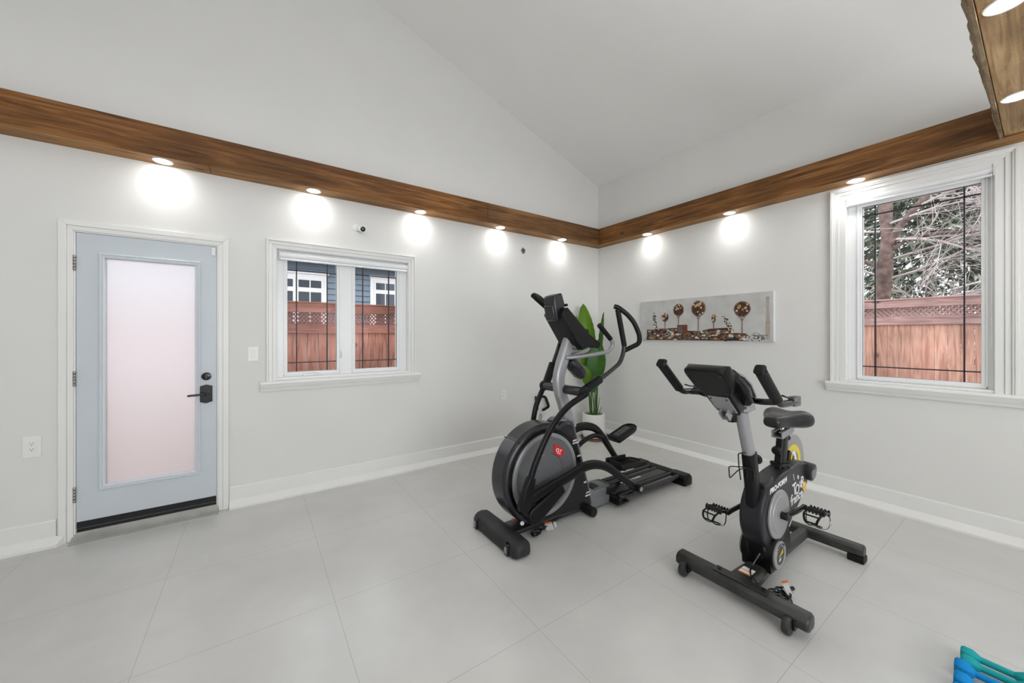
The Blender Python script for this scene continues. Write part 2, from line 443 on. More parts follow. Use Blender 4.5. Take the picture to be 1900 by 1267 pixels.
DOORX = (-5.10, -4.325); DOORZ = 2.085
W1 = (-3.955, -2.80, 1.0, 2.12)       # left wall window opening x0,x1,z0,z1
W2 = (-3.50, -2.72, .99, 2.545)      # right wall window opening y0,y1
wall_grid('wall_left', 'x', 0, WT, XL, WT, 0, zc, [(DOORX[0], DOORX[1], -.001, DOORZ), W1])['label'] = 'white gable wall with the door and double window'
wall_grid('wall_right', 'y', 0, WT, YB, 0, 0, lambda a: zc(0), [W2])['label'] = 'white side wall with the tall window'
wall_grid('wall_back', 'x', YB, YB - WT, XL, WT, 0, zc, [(-5.7, -1.5, .45, 2.55)])  # opening is invented, added to bring fill light in from behind the camera
wall_grid('wall_side', 'y', XL, XL - WT, YB, 0, 0, lambda a: zc(XL), [])
bm = BM()
for u, v in ((XL - WT, XR), (XR, WT)):
    vs = [bm.verts.new(q) for q in ((u, YB - WT, zc(u)), (v, YB - WT, zc(v)), (v, WT, zc(v)), (u, WT, zc(u)), (u, YB - WT, zc(u) + .15), (v, YB - WT, zc(v) + .15), (v, WT, zc(v) + .15), (u, WT, zc(u) + .15))]
    for f in ((0, 1, 2, 3), (7, 6, 5, 4), (0, 4, 5, 1), (1, 5, 6, 2), (2, 6, 7, 3), (3, 7, 4, 0)): bm.faces.new([vs[i] for i in f])
bmesh.ops.remove_doubles(bm, verts=bm.verts[:], dist=1e-5)
struct(finish('ceiling', bm, 'ceil'), 'white vaulted ceiling', 'ceiling')


# baseboards with a sloped shoe strip in front
def board(name, a0, a1, axis, endcut=None):
    bm = BM()
    prof = [(0, 0), (-.052, 0), (-.052, .017), (-.047, .021), (-.014, .061), (-.014, .160), (-.009, .170), (0, .170)]
    def P(a, d, z): return (a, d, z) if axis == 'x' else (d, a, z)
    ends = []
    for a, cut in ((a0, endcut and endcut[0] or 0), (a1, endcut and endcut[1] or 0)):
        ends.append([bm.verts.new(P(a + cut * (-d) / .052, d, z)) for d, z in prof])
    n = len(prof)
    bm.faces.new(ends[0]); bm.faces.new(list(reversed(ends[1])))
    for k in range(n): bm.faces.new((ends[0][k], ends[1][k], ends[1][(k + 1) % n], ends[0][(k + 1) % n]))
    return struct(finish(name, bm, 'trim'))


board('baseboard_left', -4.262, -.0, 'x', (-.0, -.052))
bb = board('baseboard_left', XL, -5.168, 'x')
board('baseboard_right', YB, 0., 'y', (0, -.052))
bm = BM(); pf = [(0, 0), (-.053, 0), (-.053, .018), (-.048, .022), (-.015, .062), (0, .062)]
e0 = [bm.verts.new((-5.168, d, z)) for d, z in pf]; e1 = [bm.verts.new((-5.116 + d * .75, d, z)) for d, z in pf]
bm.faces.new(e0); bm.faces.new(list(reversed(e1)))
for k in range(6): bm.faces.new((e0[k], e1[k], e1[(k + 1) % 6], e0[(k + 1) % 6]))
struct(finish('trim_1', bm, 'trim'))


# ------------------------------------------------------------------ wooden beams with lights
BZ, BH, BD = 2.627, .218, .172
b1 = thing('wooden_beam', 'long brown wooden beam across the gable wall above the white door', 'beam', (-3.5, -.086, BZ), )
bm = BM(); quadbox(bm, XL, -1.968, -BD, -BD + .02, BZ + .001, BZ + BH); finish('face_board', bm, 'beamwood', b1, bevel=.002)
o = BM(); quadbox(o, -1.964, -.001 - BD, -BD + .001, -BD + .02, BZ + .001, BZ + BH); o = finish('face_board', o, 'beamgrey', b1, bevel=.002); o['label'] = 'greyer short face board'
bm = BM(); quadbox(bm, XL, -4.376, -BD + .004, 0, BZ, BZ + .018); finish('bottom_board', bm, 'under', b1, bevel=.002)
bm = BM(); quadbox(bm, -4.372, -BD, -BD + .004, 0, BZ, BZ + .018); finish('bottom_board', bm, 'under', b1, bevel=.002)
bm = BM(); quadbox(bm, XL, -BD, -BD + .02, 0, BZ + BH - .018, BZ + BH - .001); finish('top_board', bm, 'beamwood', b1)
b2 = thing('wooden_beam', 'brown wooden beam running above the tall window and the painting', 'beam', (-.086, -3.5, BZ))
bm = BM(); quadbox(bm, -BD, -BD + .02, YB, -BD, BZ + .001, BZ + BH); finish('face_board', bm, 'beamwood_y', b2, bevel=.002)
bm = BM(); quadbox(bm, -BD + .004, 0, YB, 0, BZ, BZ + .018); finish('bottom_board', bm, 'under_y', b2, bevel=.002)
bm = BM(); quadbox(bm, -BD + .02, 0, YB, 0, BZ + BH - .018, BZ + BH - .001); finish('top_board', bm, 'beamwood_y', b2)

# cross beam overhead (rough sawn)
CY0, CY1 = -3.515, -3.90
b3 = thing('wooden_beam', 'rough sawn grey brown cross beam overhead with a raw bark edge', 'beam', (-3.5, -3.7, BZ))
bm = BM(); quadbox(bm, XL, -BD - .003, CY1, CY0 - .018, BZ + .012, BZ + BH); finish('core_board', bm, 'sawn', b3, bevel=.003)
bm = BM()
N = 260; rows = []
for i in range(N + 1):
    x = XL + (-BD - .004 - XL) * i / N
    j = .003 * math.sin(x * 9) + .002 * math.sin(x * 41 + 1) + random.uniform(-.0035, .0035)
    dip = .022 * max(0, 1 - abs(x + .55) / .22) + .012 * max(0, 1 - abs(x + .22) / .10)
    rows.append([bm.verts.new((x, CY0 + .0, BZ + .002)), bm.verts.new((x, CY0 + .012 + j * .5 - dip * .5, BZ + .05)),
                 bm.verts.new((x, CY0 + .024 + j * 1.4 - dip, BZ + .11)), bm.verts.new((x, CY0 + .014 + j * 1.2 - dip * .8, BZ + .17)), bm.verts.new((x, CY0 + .008 + j, BZ + BH)),
                 bm.verts.new((x, CY0 - .016, BZ + BH)), bm.verts.new((x, CY0 - .016, BZ - .004)), bm.verts.new((x, CY0 - .004, BZ - .004))])
for A, B in zip(rows, rows[1:]):
    for k in range(8): bm.faces.new((A[k], A[(k + 1) % 8], B[(k + 1) % 8], B[k]))
bm.faces.new(rows[0]); bm.faces.new(list(reversed(rows[-1])))
o = finish('bark_edge_board', bm, 'bark_edge', b3, smooth=True); o['label'] = 'pale ragged raw edge board'


def downlight(name_label, x, y, z, r=.047, energy=6.2, rotz=0., spot=True, kel=(1, .985, .95)):
    t = thing('recessed_light', name_label, 'light', (x, y, z), None)
    bm = BM(); lathe(bm, (x, y, z), (0, 0, -1), [(r, 0), (r + .012, 0), (r + .012, .002), (r + .009, .005), (r, .004), (r, -.004)], 32, closed=True)
    finish('trim_ring', bm, 'trim', t, smooth=True)
    bm = BM(); lathe(bm, (x, y, z), (0, 0, -1), [(0, .011), (r * .5, .009), (r * .85, .005), (r, 0.0005), (r, -.004), (0, -.004)], 32)
    finish('lens', bm, 'lens', t, smooth=True)
    l = bpy.data.lights.new('downlight', 'SPOT'); l.energy = energy; l.spot_size = math.radians(150); l.spot_blend = 1.; l.shadow_soft_size = .085; l.color = kel
    lo = bpy.data.objects.new('downlight_lamp', l); COL.objects.link(lo); lo.parent = t; lo.location = (0, 0, -.012)
    return t


places = ['above the door casing', 'above the double window', 'right of the security camera', 'second from the corner', 'nearest the corner']
for i, x in enumerate((-4.64, -3.675, -2.71, -1.745, -.78)):
    t = downlight('round lit downlight in the gable wall beam, ' + places[i], x, -.088, BZ); t['group'] = 'round downlights in the gable wall beam'
places = ['nearest the corner', 'over the painting', 'over the tall window blind']
for i, y in enumerate((-.88, -1.845, -2.81)):
    t = downlight('small round lit downlight in the side wall beam, ' + places[i], -.088, y, BZ); t['group'] = 'round downlights in the side wall beam'
for i, x in enumerate((-2.71, -1.74, -.77)):
    lab = ['large round lit downlight in the rough cross beam, out of the top of the picture', 'round lit downlight in the rough cross beam at the top edge', 'round lit downlight in the rough cross beam nearest the side wall'][i]
    t = downlight(lab, x, -3.60, BZ + .012, r=.045, energy=9); t['group'] = 'round downlights in the rough cross beam'
for x, wd_ in ((-3.68, 'straight overhead'), (-4.65, 'left of overhead'), (-5.62, 'farthest left')):
    downlight('lit downlight in the cross beam outside the picture, ' + wd_, x, -3.60, BZ + .012, r=.045, energy=9)['group'] = 'round downlights in the rough cross beam behind the camera'


# ------------------------------------------------------------------ door
def casing(name, axis, a0, a1, z0, z1, w, prof_steps, bottom=False, mat_='trim'):
    """mitred casing round an opening: rings of boxes; prof_steps = [(inner offset, outer offset, thickness)]"""
    bm = BM()
    for i0, i1, th in prof_steps:
        # i0 < i1 : distances outward from the opening edge
        A0, A1, Z1 = a0 - i1, a1 + i1, z1 + i1; B0, B1, Y1 = a0 - i0, a1 + i0, z1 + i0
        def P(a, z, d): return (a, -d, z) if axis == 'x' else (-d, a, z)
        for poly in ([(A0, z0), (B0, z0), (B0, Y1), (A0, Z1)], [(B0, Y1), (B1, Y1), (A1, Z1), (A0, Z1)], [(B1, z0), (A1, z0), (A1, Z1), (B1, Y1)]):
            f0 = [bm.verts.new(P(a, z, 0)) for a, z in poly]; f1 = [bm.verts.new(P(a, z, th)) for a, z in poly]
            bm.faces.new(f0); bm.faces.new(list(reversed(f1)))
            for k in range(4): bm.faces.new((f0[k], f1[k], f1[(k + 1) % 4], f0[(k + 1) % 4]))
    o = finish(name, bm, mat_, bevel=.003)
    return o


dx0, dx1, dz = DOORX[0], DOORX[1], DOORZ
o = casing('trim_2', 'x', dx0, dx1, 0, dz, .06, [(-.008, .022, .014), (.022, .060, .020)]); struct(o, 'white casing round the door')
# jamb liner
bm = BM()
for q in ((dx0 - .001, dx0 + .016), (dx1 - .016, dx1 + .001)): quadbox(bm, q[0], q[1], -.004, WT, 0, dz)
quadbox(bm, dx0 + .016, dx1 - .016, -.004, WT, dz - .016, dz)
struct(finish('trim_3', bm, 'trim', bevel=.002), 'white door jamb')
D = thing('door_1', 'pale blue grey door with a tall frosted glass pane', 'door', (-4.72, .02, 0)); D['kind'] = 'structure'
sx0, sx1, sz0, sz1 = -5.082, -4.343, .055, 2.067
gx0, gx1, gz0, gz1 = -4.946, -4.472, .345, 1.908
bm = BM()
Y0, Y1 = .001, .045
for a in ((sx0, gx0 - .02, sz0, sz1), (gx1 + .02, sx1, sz0, sz1), (gx0 - .02, gx1 + .02, sz0, gz0 - .02), (gx0 - .02, gx1 + .02, gz1 + .02, sz1)):
    quadbox(bm, a[0], a[1], Y0, Y1, a[2], a[3])
bmesh.ops.remove_doubles(bm, verts=bm.verts[:], dist=1e-5)
finish('door_slab', bm, 'door', D)
# moulded frame around the glass
bm = BM()
rings = []
for off, d in ((.032, .0), (.032, -.012), (.024, -.017), (.017, -.010), (.010, -.015), (.003, -.012), (.0, -.002), (.0, .03)):
    rings.append([bm.verts.new((x, d + .001, z)) for x, z in ((gx0 - off, gz0 - off), (gx1 + off, gz0 - off), (gx1 + off, gz1 + off), (gx0 - off, gz1 + off))])
for A, B in zip(rings, rings[1:]):
    for k in range(4): bm.faces.new((A[k], A[(k + 1) % 4], B[(k + 1) % 4], B[k]))
finish('glass_frame', bm, 'doorlite', D)
bm = BM(); quadbox(bm, gx0, gx1, .018, .024, gz0, gz1); o = finish('frosted_pane', bm, 'frost', D); o['label'] = 'tall frosted glass pane'
bm = BM(); quadbox(bm, sx0 + .002, sx1 - .002, -.004, .03, .075, .119); quadbox(bm, sx0 + .002, sx1 - .002, -.001, .03, .050, .073)
o = finish('door_sweep', bm, 'weather', D, bevel=.002); o['label'] = 'black rubber door sweep'
for z in (1.86, 1.084, .308):
    bm = BM()
    for k in range(5): cyl(bm, (dx0 + .012, -.012, z - .05 + k * .0202), (dx0 + .012, -.012, z - .05 + k * .0202 + .0192), .0075, seg=12)
    quadbox(bm, dx0 + .012, dx0 + .019, -.006, .02, z - .05, z + .05)
    finish('hinge', bm, 'nickel', D)
bm = BM(); cyl(bm, (-4.404, .001, 1.057), (-4.404, -.012, 1.057), .030, bev=.003, seg=28); quadbox(bm, -4.410, -4.398, -.026, -.012, 1.042, 1.072)
finish('deadbolt', bm, 'gloss', D, bevel=.001)
bm = BM()
pts = [(-4.443, .862), (-4.405, .850), (-4.368, .862), (-4.368, .982), (-4.405, .994), (-4.443, .982)]
prism(bm, [(x, z) for x, z in pts], .001, -.014)
cyl(bm, (-4.404, -.014, .925), (-4.404, -.05, .925), .017, seg=20)
lev = finish('lock_plate', bm, 'gloss', D, bevel=.003)
bm = BM(); sweep(bm, fillet([(-4.404, -.046, .925), (-4.412, -.056, .925), (-4.51, -.058, .921)], .01), .008, .006)
finish('lever_handle', bm, 'gloss', lev, smooth=True)
bm = BM(); quadbox(bm, -4.372, -4.349, -.016, .001, 1.995, 2.055); finish('alarm_contact', bm, 'plate', D, bevel=.002)
bm = BM(); quadbox(bm, dx1 - .006, dx1 + .008, -.018, -.004, 2.0, 2.05)
tag(finish('alarm_contact', bm, 'plate', bevel=.002), 'small white magnet block on the top right of the door casing', 'sensor')
bm = BM(); prism(bm, [(-.085, 0), (-.085, .004), (-.06, .012), (-.012, .030), (.001, .0495), (WT, .0495), (WT, 0)], dx0 + .002 - .0, dx1 - .002, 'yz')
struct(finish('trim_4', bm, 'alu', bevel=.001), 'worn grey metal door threshold')


# ------------------------------------------------------------------ windows
def mull_window(name, label, axis, a0, a1, z0, z1, sashes, gy, cas, sill):
    """structure window: jamb liner, sash frames, panes with black bars"""
    Wd = thing(name, label, 'window', ((a0 + a1) / 2, 0, z0) if axis == 'x' else (0, (a0 + a1) / 2, z0)); Wd['kind'] = 'structure'
    def bx(bm, u0, u1, d0, d1, q0, q1):   # d measured into the wall (positive outside)
        if axis == 'x': quadbox(bm, u0, u1, d0, d1, q0, q1)
        else: quadbox(bm, d0, d1, u0, u1, q0, q1)
    bm = BM(); t = .014
    bx(bm, a0, a0 + t, -.002, WT, z0, z1); bx(bm, a1 - t, a1, -.002, WT, z0, z1); bx(bm, a0 + t, a1 - t, -.002, WT, z1 - t, z1); bx(bm, a0 + t, a1 - t, -.002, WT, z0, z0 + t)
    finish('jamb', bm, 'vinyl', Wd)
    A0, A1 = a0 + t, a1 - t; B0, B1 = z0 + t, z1 - t
    bm = BM()
    lo = min(s[0] for s in sashes); hi = max(s[1] for s in sashes)
    g0, g1 = sashes[0][2], sashes[0][3]
    bx(bm, A0, lo, gy - .012, gy + .05, B0, B1); bx(bm, hi, A1, gy - .012, gy + .05, B0, B1)
    bx(bm, lo, hi, gy - .012, gy + .05, B0, g0); bx(bm, lo, hi, gy - .012, gy + .05, g1, B1)
    for s, s2 in zip(sashes, sashes[1:]): bx(bm, s[1], s2[0], gy - .012, gy + .05, g0, g1)
    finish('sash_frame', bm, 'vinyl', Wd, bevel=.002)
    # raised outer lip of each sash
    bm = BM()
    for s in sashes:
        w_ = .018; e = .030
        for q in ((s[0] - e - w_ * 0, s[0] - e + .010, g0 - e, g1 + e), (s[1] + e - .010, s[1] + e, g0 - e, g1 + e)): bx(bm, q[0], q[1], gy - .020, gy - .012, max(q[2], B0), min(q[3], B1))
        bx(bm, s[0] - e, s[1] + e, gy - .020, gy - .012, max(g0 - e, B0), max(g0 - e, B0) + .010)
    finish('sash_lip', bm, 'vinyl', Wd, bevel=.002)
    for s in sashes:
        bm = BM(); bx(bm, s[0], s[1], gy + .012, gy + .016, g0, g1); p = finish('pane', bm, 'glass', Wd)
        bm = BM(); ww = .0085
        for u in s[4]: bx(bm, u - ww / 2, u + ww / 2, gy + .006, gy + .022, g0, g1)
        for q in s[5]: bx(bm, s[0], s[1], gy + .006, gy + .022, q - ww / 2, q + ww / 2)
        for u in (s[0], s[1]): bx(bm, u - .0015, u + .0015, gy + .006, gy + .022, g0, g1)
        for q in (g0, g1): bx(bm, s[0], s[1], gy + .006, gy + .022, q - .0015, q + .0015)
        finish('glazing_bars', bm, 'muntin', p)
    return Wd


s1 = [(-3.863, -3.471, 1.054, 2.035, (-3.793, -3.548), (1.135, 1.945)), (-3.310, -2.912, 1.054, 2.035, (-3.236, -2.988), (1.131, 1.955))]
wd = mull_window('window_1', 'double casement window with black grid bars over the fence view', 'x', *W1, s1, .048, 0, 0)
o = casing('trim_5', 'x', W1[0], W1[1], W1[2] - .012, W1[3], .06, [(-.01, .018, .012), (.018, .048, .017), (.048, .062, .028)]); struct(o, 'white casing round the double window')
def sill(name, axis, a0, a1, z, lab):
    bm = BM()
    prof = [(0, 0), (-.058, 0), (-.062, -.006), (-.062, -.018), (-.052, -.030), (-.050, -.040), (-.040, -.052), (-.030, -.062), (-.026, -.080), (0, -.084)]
    prism(bm, [(d, z + q) for d, q in prof], a0, a1, 'yz') if axis == 'x' else prism(bm, [(d, z + q) for d, q in prof], a0, a1, 'xz')
    return struct(finish(name, bm, 'trim', bevel=.0015), lab)
sill('trim_6', 'x', -4.060, -2.697, .990, 'moulded white sill under the double window')
# crank and latch
bm = BM(); quadbox(bm, -3.745, -3.655, .012, .036, 1.016, 1.034); sweep(bm, [(-3.70, .02, 1.038), (-3.66, .008, 1.052), (-3.60, .002, 1.036)], .005, .007); finish('crank_handle', bm, 'vinyl', wd, bevel=.002)
bm = BM(); quadbox(bm, -3.444, -3.428, .012, .036, 1.16, 1.24); sweep(bm, [(-3.436, .014, 1.23), (-3.436, -.004, 1.215), (-3.438, -.004, 1.165)], .0045, .006); finish('latch', bm, 'vinyl', wd, bevel=.002)


def blind(name_label, axis, a0, a1, ztop, chain=None):
    r = thing('roller_blind', name_label, 'blind', ((a0 + a1) / 2, 0, ztop) if axis == 'x' else (0, (a0 + a1) / 2, ztop))
    def T(a, d, z): return (a, d, z) if axis == 'x' else (d, a, z)
    sg = 1
    bm = BM()
    prof = [(.012 + .026 * math.cos(math.radians(a)), ztop - .032 + .028 * math.sin(math.radians(a))) for a in range(0, 360, 15)]
    prism(bm, [(d * sg, z) for d, z in prof], a0 + .004, a1 - .004, 'yz' if axis == 'x' else 'xz')
    finish('rolled_fabric', bm, 'blind', r, smooth=True)
    bm = BM(); prism(bm, [(-.018, ztop - .072), (-.010, ztop - .060), (.002, ztop - .062), (.002, ztop - .078), (-.012, ztop - .080)], a0 + .008, a1 - .008, 'yz' if axis == 'x' else 'xz')
    finish('bottom_bar', bm, 'blind', r, bevel=.001)
    for a in (a0, a1 - .004):
        bm = BM(); prism(bm, [(-.018, ztop - .078), (.04, ztop - .078), (.04, ztop), (-.018, ztop)], a, a + .004, 'yz' if axis == 'x' else 'xz'); finish('end_bracket', bm, 'vinyl', r)
    if chain:
        bm = BM()
        for d in (-.016, .004):
            n = int((ztop - .04 - chain) / .012)
            for k in range(n):
                z = ztop - .04 - k * .012
                bmesh.ops.create_icosphere(bm, subdivisions=1, radius=.0028, matrix=Matrix.Translation(T(a0 + .012 if axis == 'y' else a1 - .012, d, z)))
        finish('bead_chain', bm, 'blind', r, smooth=True)
    return r


blind('narrow white roller blind rolled up over the double window', 'x', W1[0] + .03, W1[1] - .016, 2.094, 1.15)
s2 = [(-3.430, -2.822, 1.042, 2.43, (-3.355, -2.897), (1.119, 2.357))]
mull_window('window_2', 'tall single window with black grid bars over the fence and trees', 'y', W2[0], W2[1], W2[2], W2[3], s2, .048, 0, 0)
o = casing('trim_7', 'y', W2[0], W2[1], W2[2] - .012, W2[3] - .028, .09, [(-.012, .03, .012), (.03, .058, .018), (.058, .082, .026), (.07, .088, .032)]); struct(o, 'white casing round the tall window')
sill('trim_8', 'y', -3.66, -2.607, .985, 'moulded white sill under the tall window')
blind('wide white roller blind rolled up over the tall window with a bead chain', 'y', W2[0] + .012, W2[1] - .016, 2.525, 1.27)


# ------------------------------------------------------------------ wall fittings
def outlet(x, z, wd_, h, lab, cat='outlet', switch=False):
    t = thing('light_switch' if switch else 'power_outlet', lab, cat, (x, 0, z))
    bm = BM(); quadbox(bm, x - wd_ / 2, x + wd_ / 2, -.006, 0, z - h / 2, z + h / 2); finish('cover_plate', bm, 'plate', t, bevel=.002)
    if switch:
        bm = BM(); prism(bm, [(-.006, z - .032), (-.006, z + .032), (-.011, z + .032), (-.007, z - .032)], x - .015, x + .015, 'yz'); finish('rocker', bm, 'plate', t, bevel=.001)
    else:
        bm = BM(); quadbox(bm, x - .017, x + .017, -.0085, -.006, z - .034, z + .034); r = finish('receptacle', bm, 'plate', t, bevel=.001)
        bm = BM()
        for dz_ in (-.018, .018):
            for dx_ in (-.0065, .0065): quadbox(bm, x + dx_ - .001, x + dx_ + .001, -.0089, -.0080, z + dz_, z + dz_ + .009)
            cyl(bm, (x, -.0089, z + dz_ - .007), (x, -.0080, z + dz_ - .007), .0028, seg=10)
        finish('slots', bm, 'slot', r)
    return t


outlet(-5.272, .66, .078, .14, 'white wall outlet left of the pale door near the floor')
outlet(-1.645, .667, .072, .12, 'small white wall outlet between the double window and the elliptical trainer')
outlet(-4.106, 1.222, .072, .118, 'white rocker light switch between the door and the double window', 'switch', True)

t = thing('security_camera', 'small white bullet camera with a black lens on the gable wall', 'camera', (-3.29, 0, 2.385))
bm = BM(); cyl(bm, (-3.312, 0, 2.385), (-3.312, -.02, 2.385), .031, bev=.004); finish('mount_base', bm, 'plate', t, smooth=True)
bm = BM(); sweep(bm, [(-3.312, -.018, 2.385), (-3.28, -.04, 2.380)], .010); finish('arm', bm, 'plate', t, smooth=True)
dv = Vector((.10, -.90, -.30)).normalized(); c0 = Vector((-3.275, -.030, 2.380))
bm = BM(); cyl(bm, c0 - dv * .0, c0 + dv * .062, .028, .031, bev=.003); bd = finish('housing', bm, 'plate', t, smooth=True)
bm = BM(); cyl(bm, c0 + dv * .058, c0 + dv * .0645, .0235, bev=.002); ln = finish('lens_face', bm, 'gloss', bd, smooth=True)
bm = BM(); cyl(bm, c0 + dv * .064, c0 + dv * .066, .010, bev=.001); finish('lens', bm, 'greyplast', t, smooth=True)

t = thing('junction_box', 'round cut hole in the wall with a grey metal junction box and wires', 'junction box', (-1.351, 0, 2.425))
bm = BM(); pts = [(-1.351 + r_ * math.cos(a), 2.425 + r_ * 1.15 * math.sin(a)) for a, r_ in [(k * PI / 6, .030 + .006 * math.sin(k * 2.3)) for k in range(12)]]
prism(bm, pts, .0, -.004); finish('metal_box', bm, 'greyplast', t)
bm = BM(); sweep(bm, spline([(-1.365, -.004, 2.44), (-1.355, -.02, 2.43), (-1.345, -.014, 2.40), (-1.350, -.006, 2.385)], 5), .004); sweep(bm, spline([(-1.340, -.004, 2.445), (-1.338, -.018, 2.425), (-1.347, -.012, 2.41)], 5), .004)
o = finish('wires', bm, 'darkglass', t, smooth=True); o['label'] = 'dark blue wires'

t = thing('cable_bracket', 'black and white wall bracket with a coiled strap behind the elliptical trainer', 'bracket', (-1.05, 0, .5))
bm = BM(); quadbox(bm, -1.168, -1.145, -.05, 0, .43, .60); sweep(bm, fillet([(-1.12, -.03, .60), (-1.02, -.035, .585), (-.96, -.035, .45), (-1.06, -.03, .415)], .03), .016, .02); finish('black_strap', bm, 'black', t, bevel=.003)
bm = BM(); sweep(bm, spline([(-1.14, -.04, .61), (-1.148, -.06, .54), (-1.135, -.06, .46)], 5), .007); sweep(bm, spline([(-1.09, -.05, .40), (-1.03, -.06, .405), (-.99, -.05, .425)], 5), .007); finish('white_cord', bm, 'white', t, smooth=True)
t = thing('wall_hook', 'tiny grey metal hook low on the gable wall behind the elliptical trainer', 'hook', (-1.08, 0, .33))
bm = BM(); sweep(bm, [(-1.08 + .022 * math.cos(a), -.015, .33 + .03 * math.sin(a)) for a in [k * PI / 8 for k in range(16)]], .005, closed=True, up=(0, 1, 0)); cyl(bm, (-1.08, 0, .36), (-1.08, -.02, .36), .008)
finish('ring', bm, 'nickel', t, smooth=True)
bm = BM(); quadbox(bm, -5.75, -5.607, -.10, 0, 1.985, 2.065)
tag(finish('sensor_box', bm, 'plate', bevel=.004), 'white wall box cut off by the left edge of the picture', 'sensor')


# ------------------------------------------------------------------ painting
t = thing('canvas_painting', 'long canvas painting of round brown lollipop trees on a stone wall', 'painting', (0, -1.48, 1.55))
px0, px1, pz0, pz1 = -2.212, -.748, 1.315, 1.797
bm = BM(); quadbox(bm, -.035, -.001, px0, px1, pz0, pz1); finish('canvas', bm, 'canvas', t, bevel=.002)
bm = BM(); quadbox(bm, -.034, -.001, px0 - .005, px0 - .001, pz0, pz1); finish('canvas_edge', bm, 'white', t)
rnd = random.Random(3)
PM = ['p_umber', 'p_rust', 'p_ochre', 'p_cream', 'p_slate', 'p_charc', 'p_wine', 'p_bronze', 'p_amberp']
def blob(bm, y, z, ry, rz, mi, th=.003, n=10, jit=.15, rot=0):
    pts = []
    for k in range(n):
        a = 2 * PI * k / n; q = 1 + rnd.uniform(-jit, jit)
        u, v = ry * q * math.cos(a), rz * q * math.sin(a)
        pts.append((y + u * math.cos(rot) - v * math.sin(rot), z + u * math.sin(rot) + v * math.cos(rot)))
    prism(bm, pts, -.0348, -.035 - th, 'yz', mi)
bm = BM()
# stone wall
prism(bm, [(-1.98, 1.318), (-.84, 1.318), (-.84, 1.438), (-1.0, 1.452), (-1.28, 1.462), (-1.30, 1.430), (-1.5, 1.420), (-1.62, 1.445), (-1.82, 1.455), (-1.84, 1.40), (-1.98, 1.392)], -.0348, -.0365, 'yz', 0)
for k in range(420):
    y = rnd.uniform(-1.97, -.84); top = 1.452 if y > -1.3 else (1.43 if y > -1.85 else 1.385)
    z = rnd.uniform(1.325, top - .008)
    mi = rnd.choice([0, 1, 7, 5, 3, 3, 4, 4, 8, 7, 7, 3, 5, 0])
    blob(bm, y, z, rnd.uniform(.008, .028), rnd.uniform(.005, .014), mi, .002 + .0022 * rnd.random(), 6, .25)
for k in range(60): blob(bm, rnd.uniform(-2.15, -1.95), rnd.uniform(1.32, 1.375), .010, .0035, rnd.choice([4, 5, 3]), .002, 5, .3, rnd.uniform(-1, 1))
quadbox(bm, -.040, -.0348, -1.366, -1.245, 1.395, 1.495, 1); quadbox(bm, -.041, -.0348, -1.31, -1.25, 1.40, 1.47, 4)
finish('stone_wall_relief', bm, PM, t)
bm = BM()
for (y, z, r, rzz) in ((-1.088, 1.590, .046, .052), (-1.259, 1.669, .064, .072), (-1.493, 1.672, .080, .088), (-1.66, 1.556, .022, .045), (-1.941, 1.640, .078, .080)):
    bm = BM()
    blob(bm, y, z, r, rzz, 7, .003, 22, .03); blob(bm, y, z - .004, r * .86, rzz * .86, 0, .0036, 18, .06)
    n = int(5 + r * 220)
    for k in range(n):
        a = rnd.uniform(0, 2 * PI); q = math.sqrt(rnd.random()) * .84
        blob(bm, y + r * q * math.cos(a), z + rzz * q * math.sin(a), .011, .011, rnd.choice([3, 5, 6, 1, 5, 0, 3]), .0048 + .001 * rnd.random(), 5, .3, rnd.uniform(0, 3))
    for k in range(max(1, int(r * 40))):
        a = rnd.uniform(0, PI); blob(bm, y + r * .45 * math.cos(a), z + rzz * .5 * math.sin(a), .014, .015, 2, .0062, 8, .15)
    finish('tree_crown', bm, PM, t)
bm = BM()
for (y, z0_, z1_, sp) in ((-1.088, 1.45, 1.55, .02), (-1.259, 1.45, 1.61, .03), (-1.493, 1.43, 1.60, .035), (-1.66, 1.44, 1.52, .012), (-1.941, 1.38, 1.575, .04)):
    bm = BM()
    sweep(bm, [(-.037, y, z0_), (-.037, y, z1_ - sp)], .0045, seg=6)
    for s_ in (-1, 0, 1): sweep(bm, [(-.037, y, z1_ - sp * 1.4), (-.037, y + s_ * sp, z1_ + .01)], .0028, seg=6)
    finish('tree_stem', bm, 'p_bronze', t)
bm = BM()
for (ya, za, yb, zb) in ((-.938, 1.655, -.965, 1.46), (-1.762, 1.57, -1.845, 1.42)):
    bm = BM()
    prism(bm, [(ya - .026, za), (ya + .018, za), (yb + .028, zb), (yb - .028, zb)], -.0348, -.037, 'yz', 3)
    for k in range(80):
        f = rnd.random(); blob(bm, ya + (yb - ya) * f + rnd.uniform(-.022, .022), za + (zb - za) * f, .008, .0045, rnd.choice([5, 3, 5, 4]), .0032 + .001 * rnd.random(), 5, .3, rnd.uniform(-1, 1))
    finish('leaning_post', bm, PM, t)
bm = BM(); sweep(bm, spline([(-.036, -2.02, 1.372), (-.036, -2.06, 1.397), (-.036, -2.10, 1.385), (-.036, -2.07, 1.368), (-.036, -2.04, 1.377), (-.036, -2.10, 1.372), (-.036, -2.17, 1.375)], 6), .0016, seg=6); finish('signature_scribble', bm, 'p_charc', t)
bm = BM(); prism(bm, [(-2.150, 1.335), (-2.185, 1.330), (-2.188, 1.50), (-2.178, 1.62), (-2.182, 1.745), (-2.150, 1.750), (-2.156, 1.60), (-2.146, 1.45)], -.0348, -.0356, 'yz'); finish('brown_wash', bm, mat('brown wash', srgb(176, 166, 154), .8, var=.12, scale=14), t)

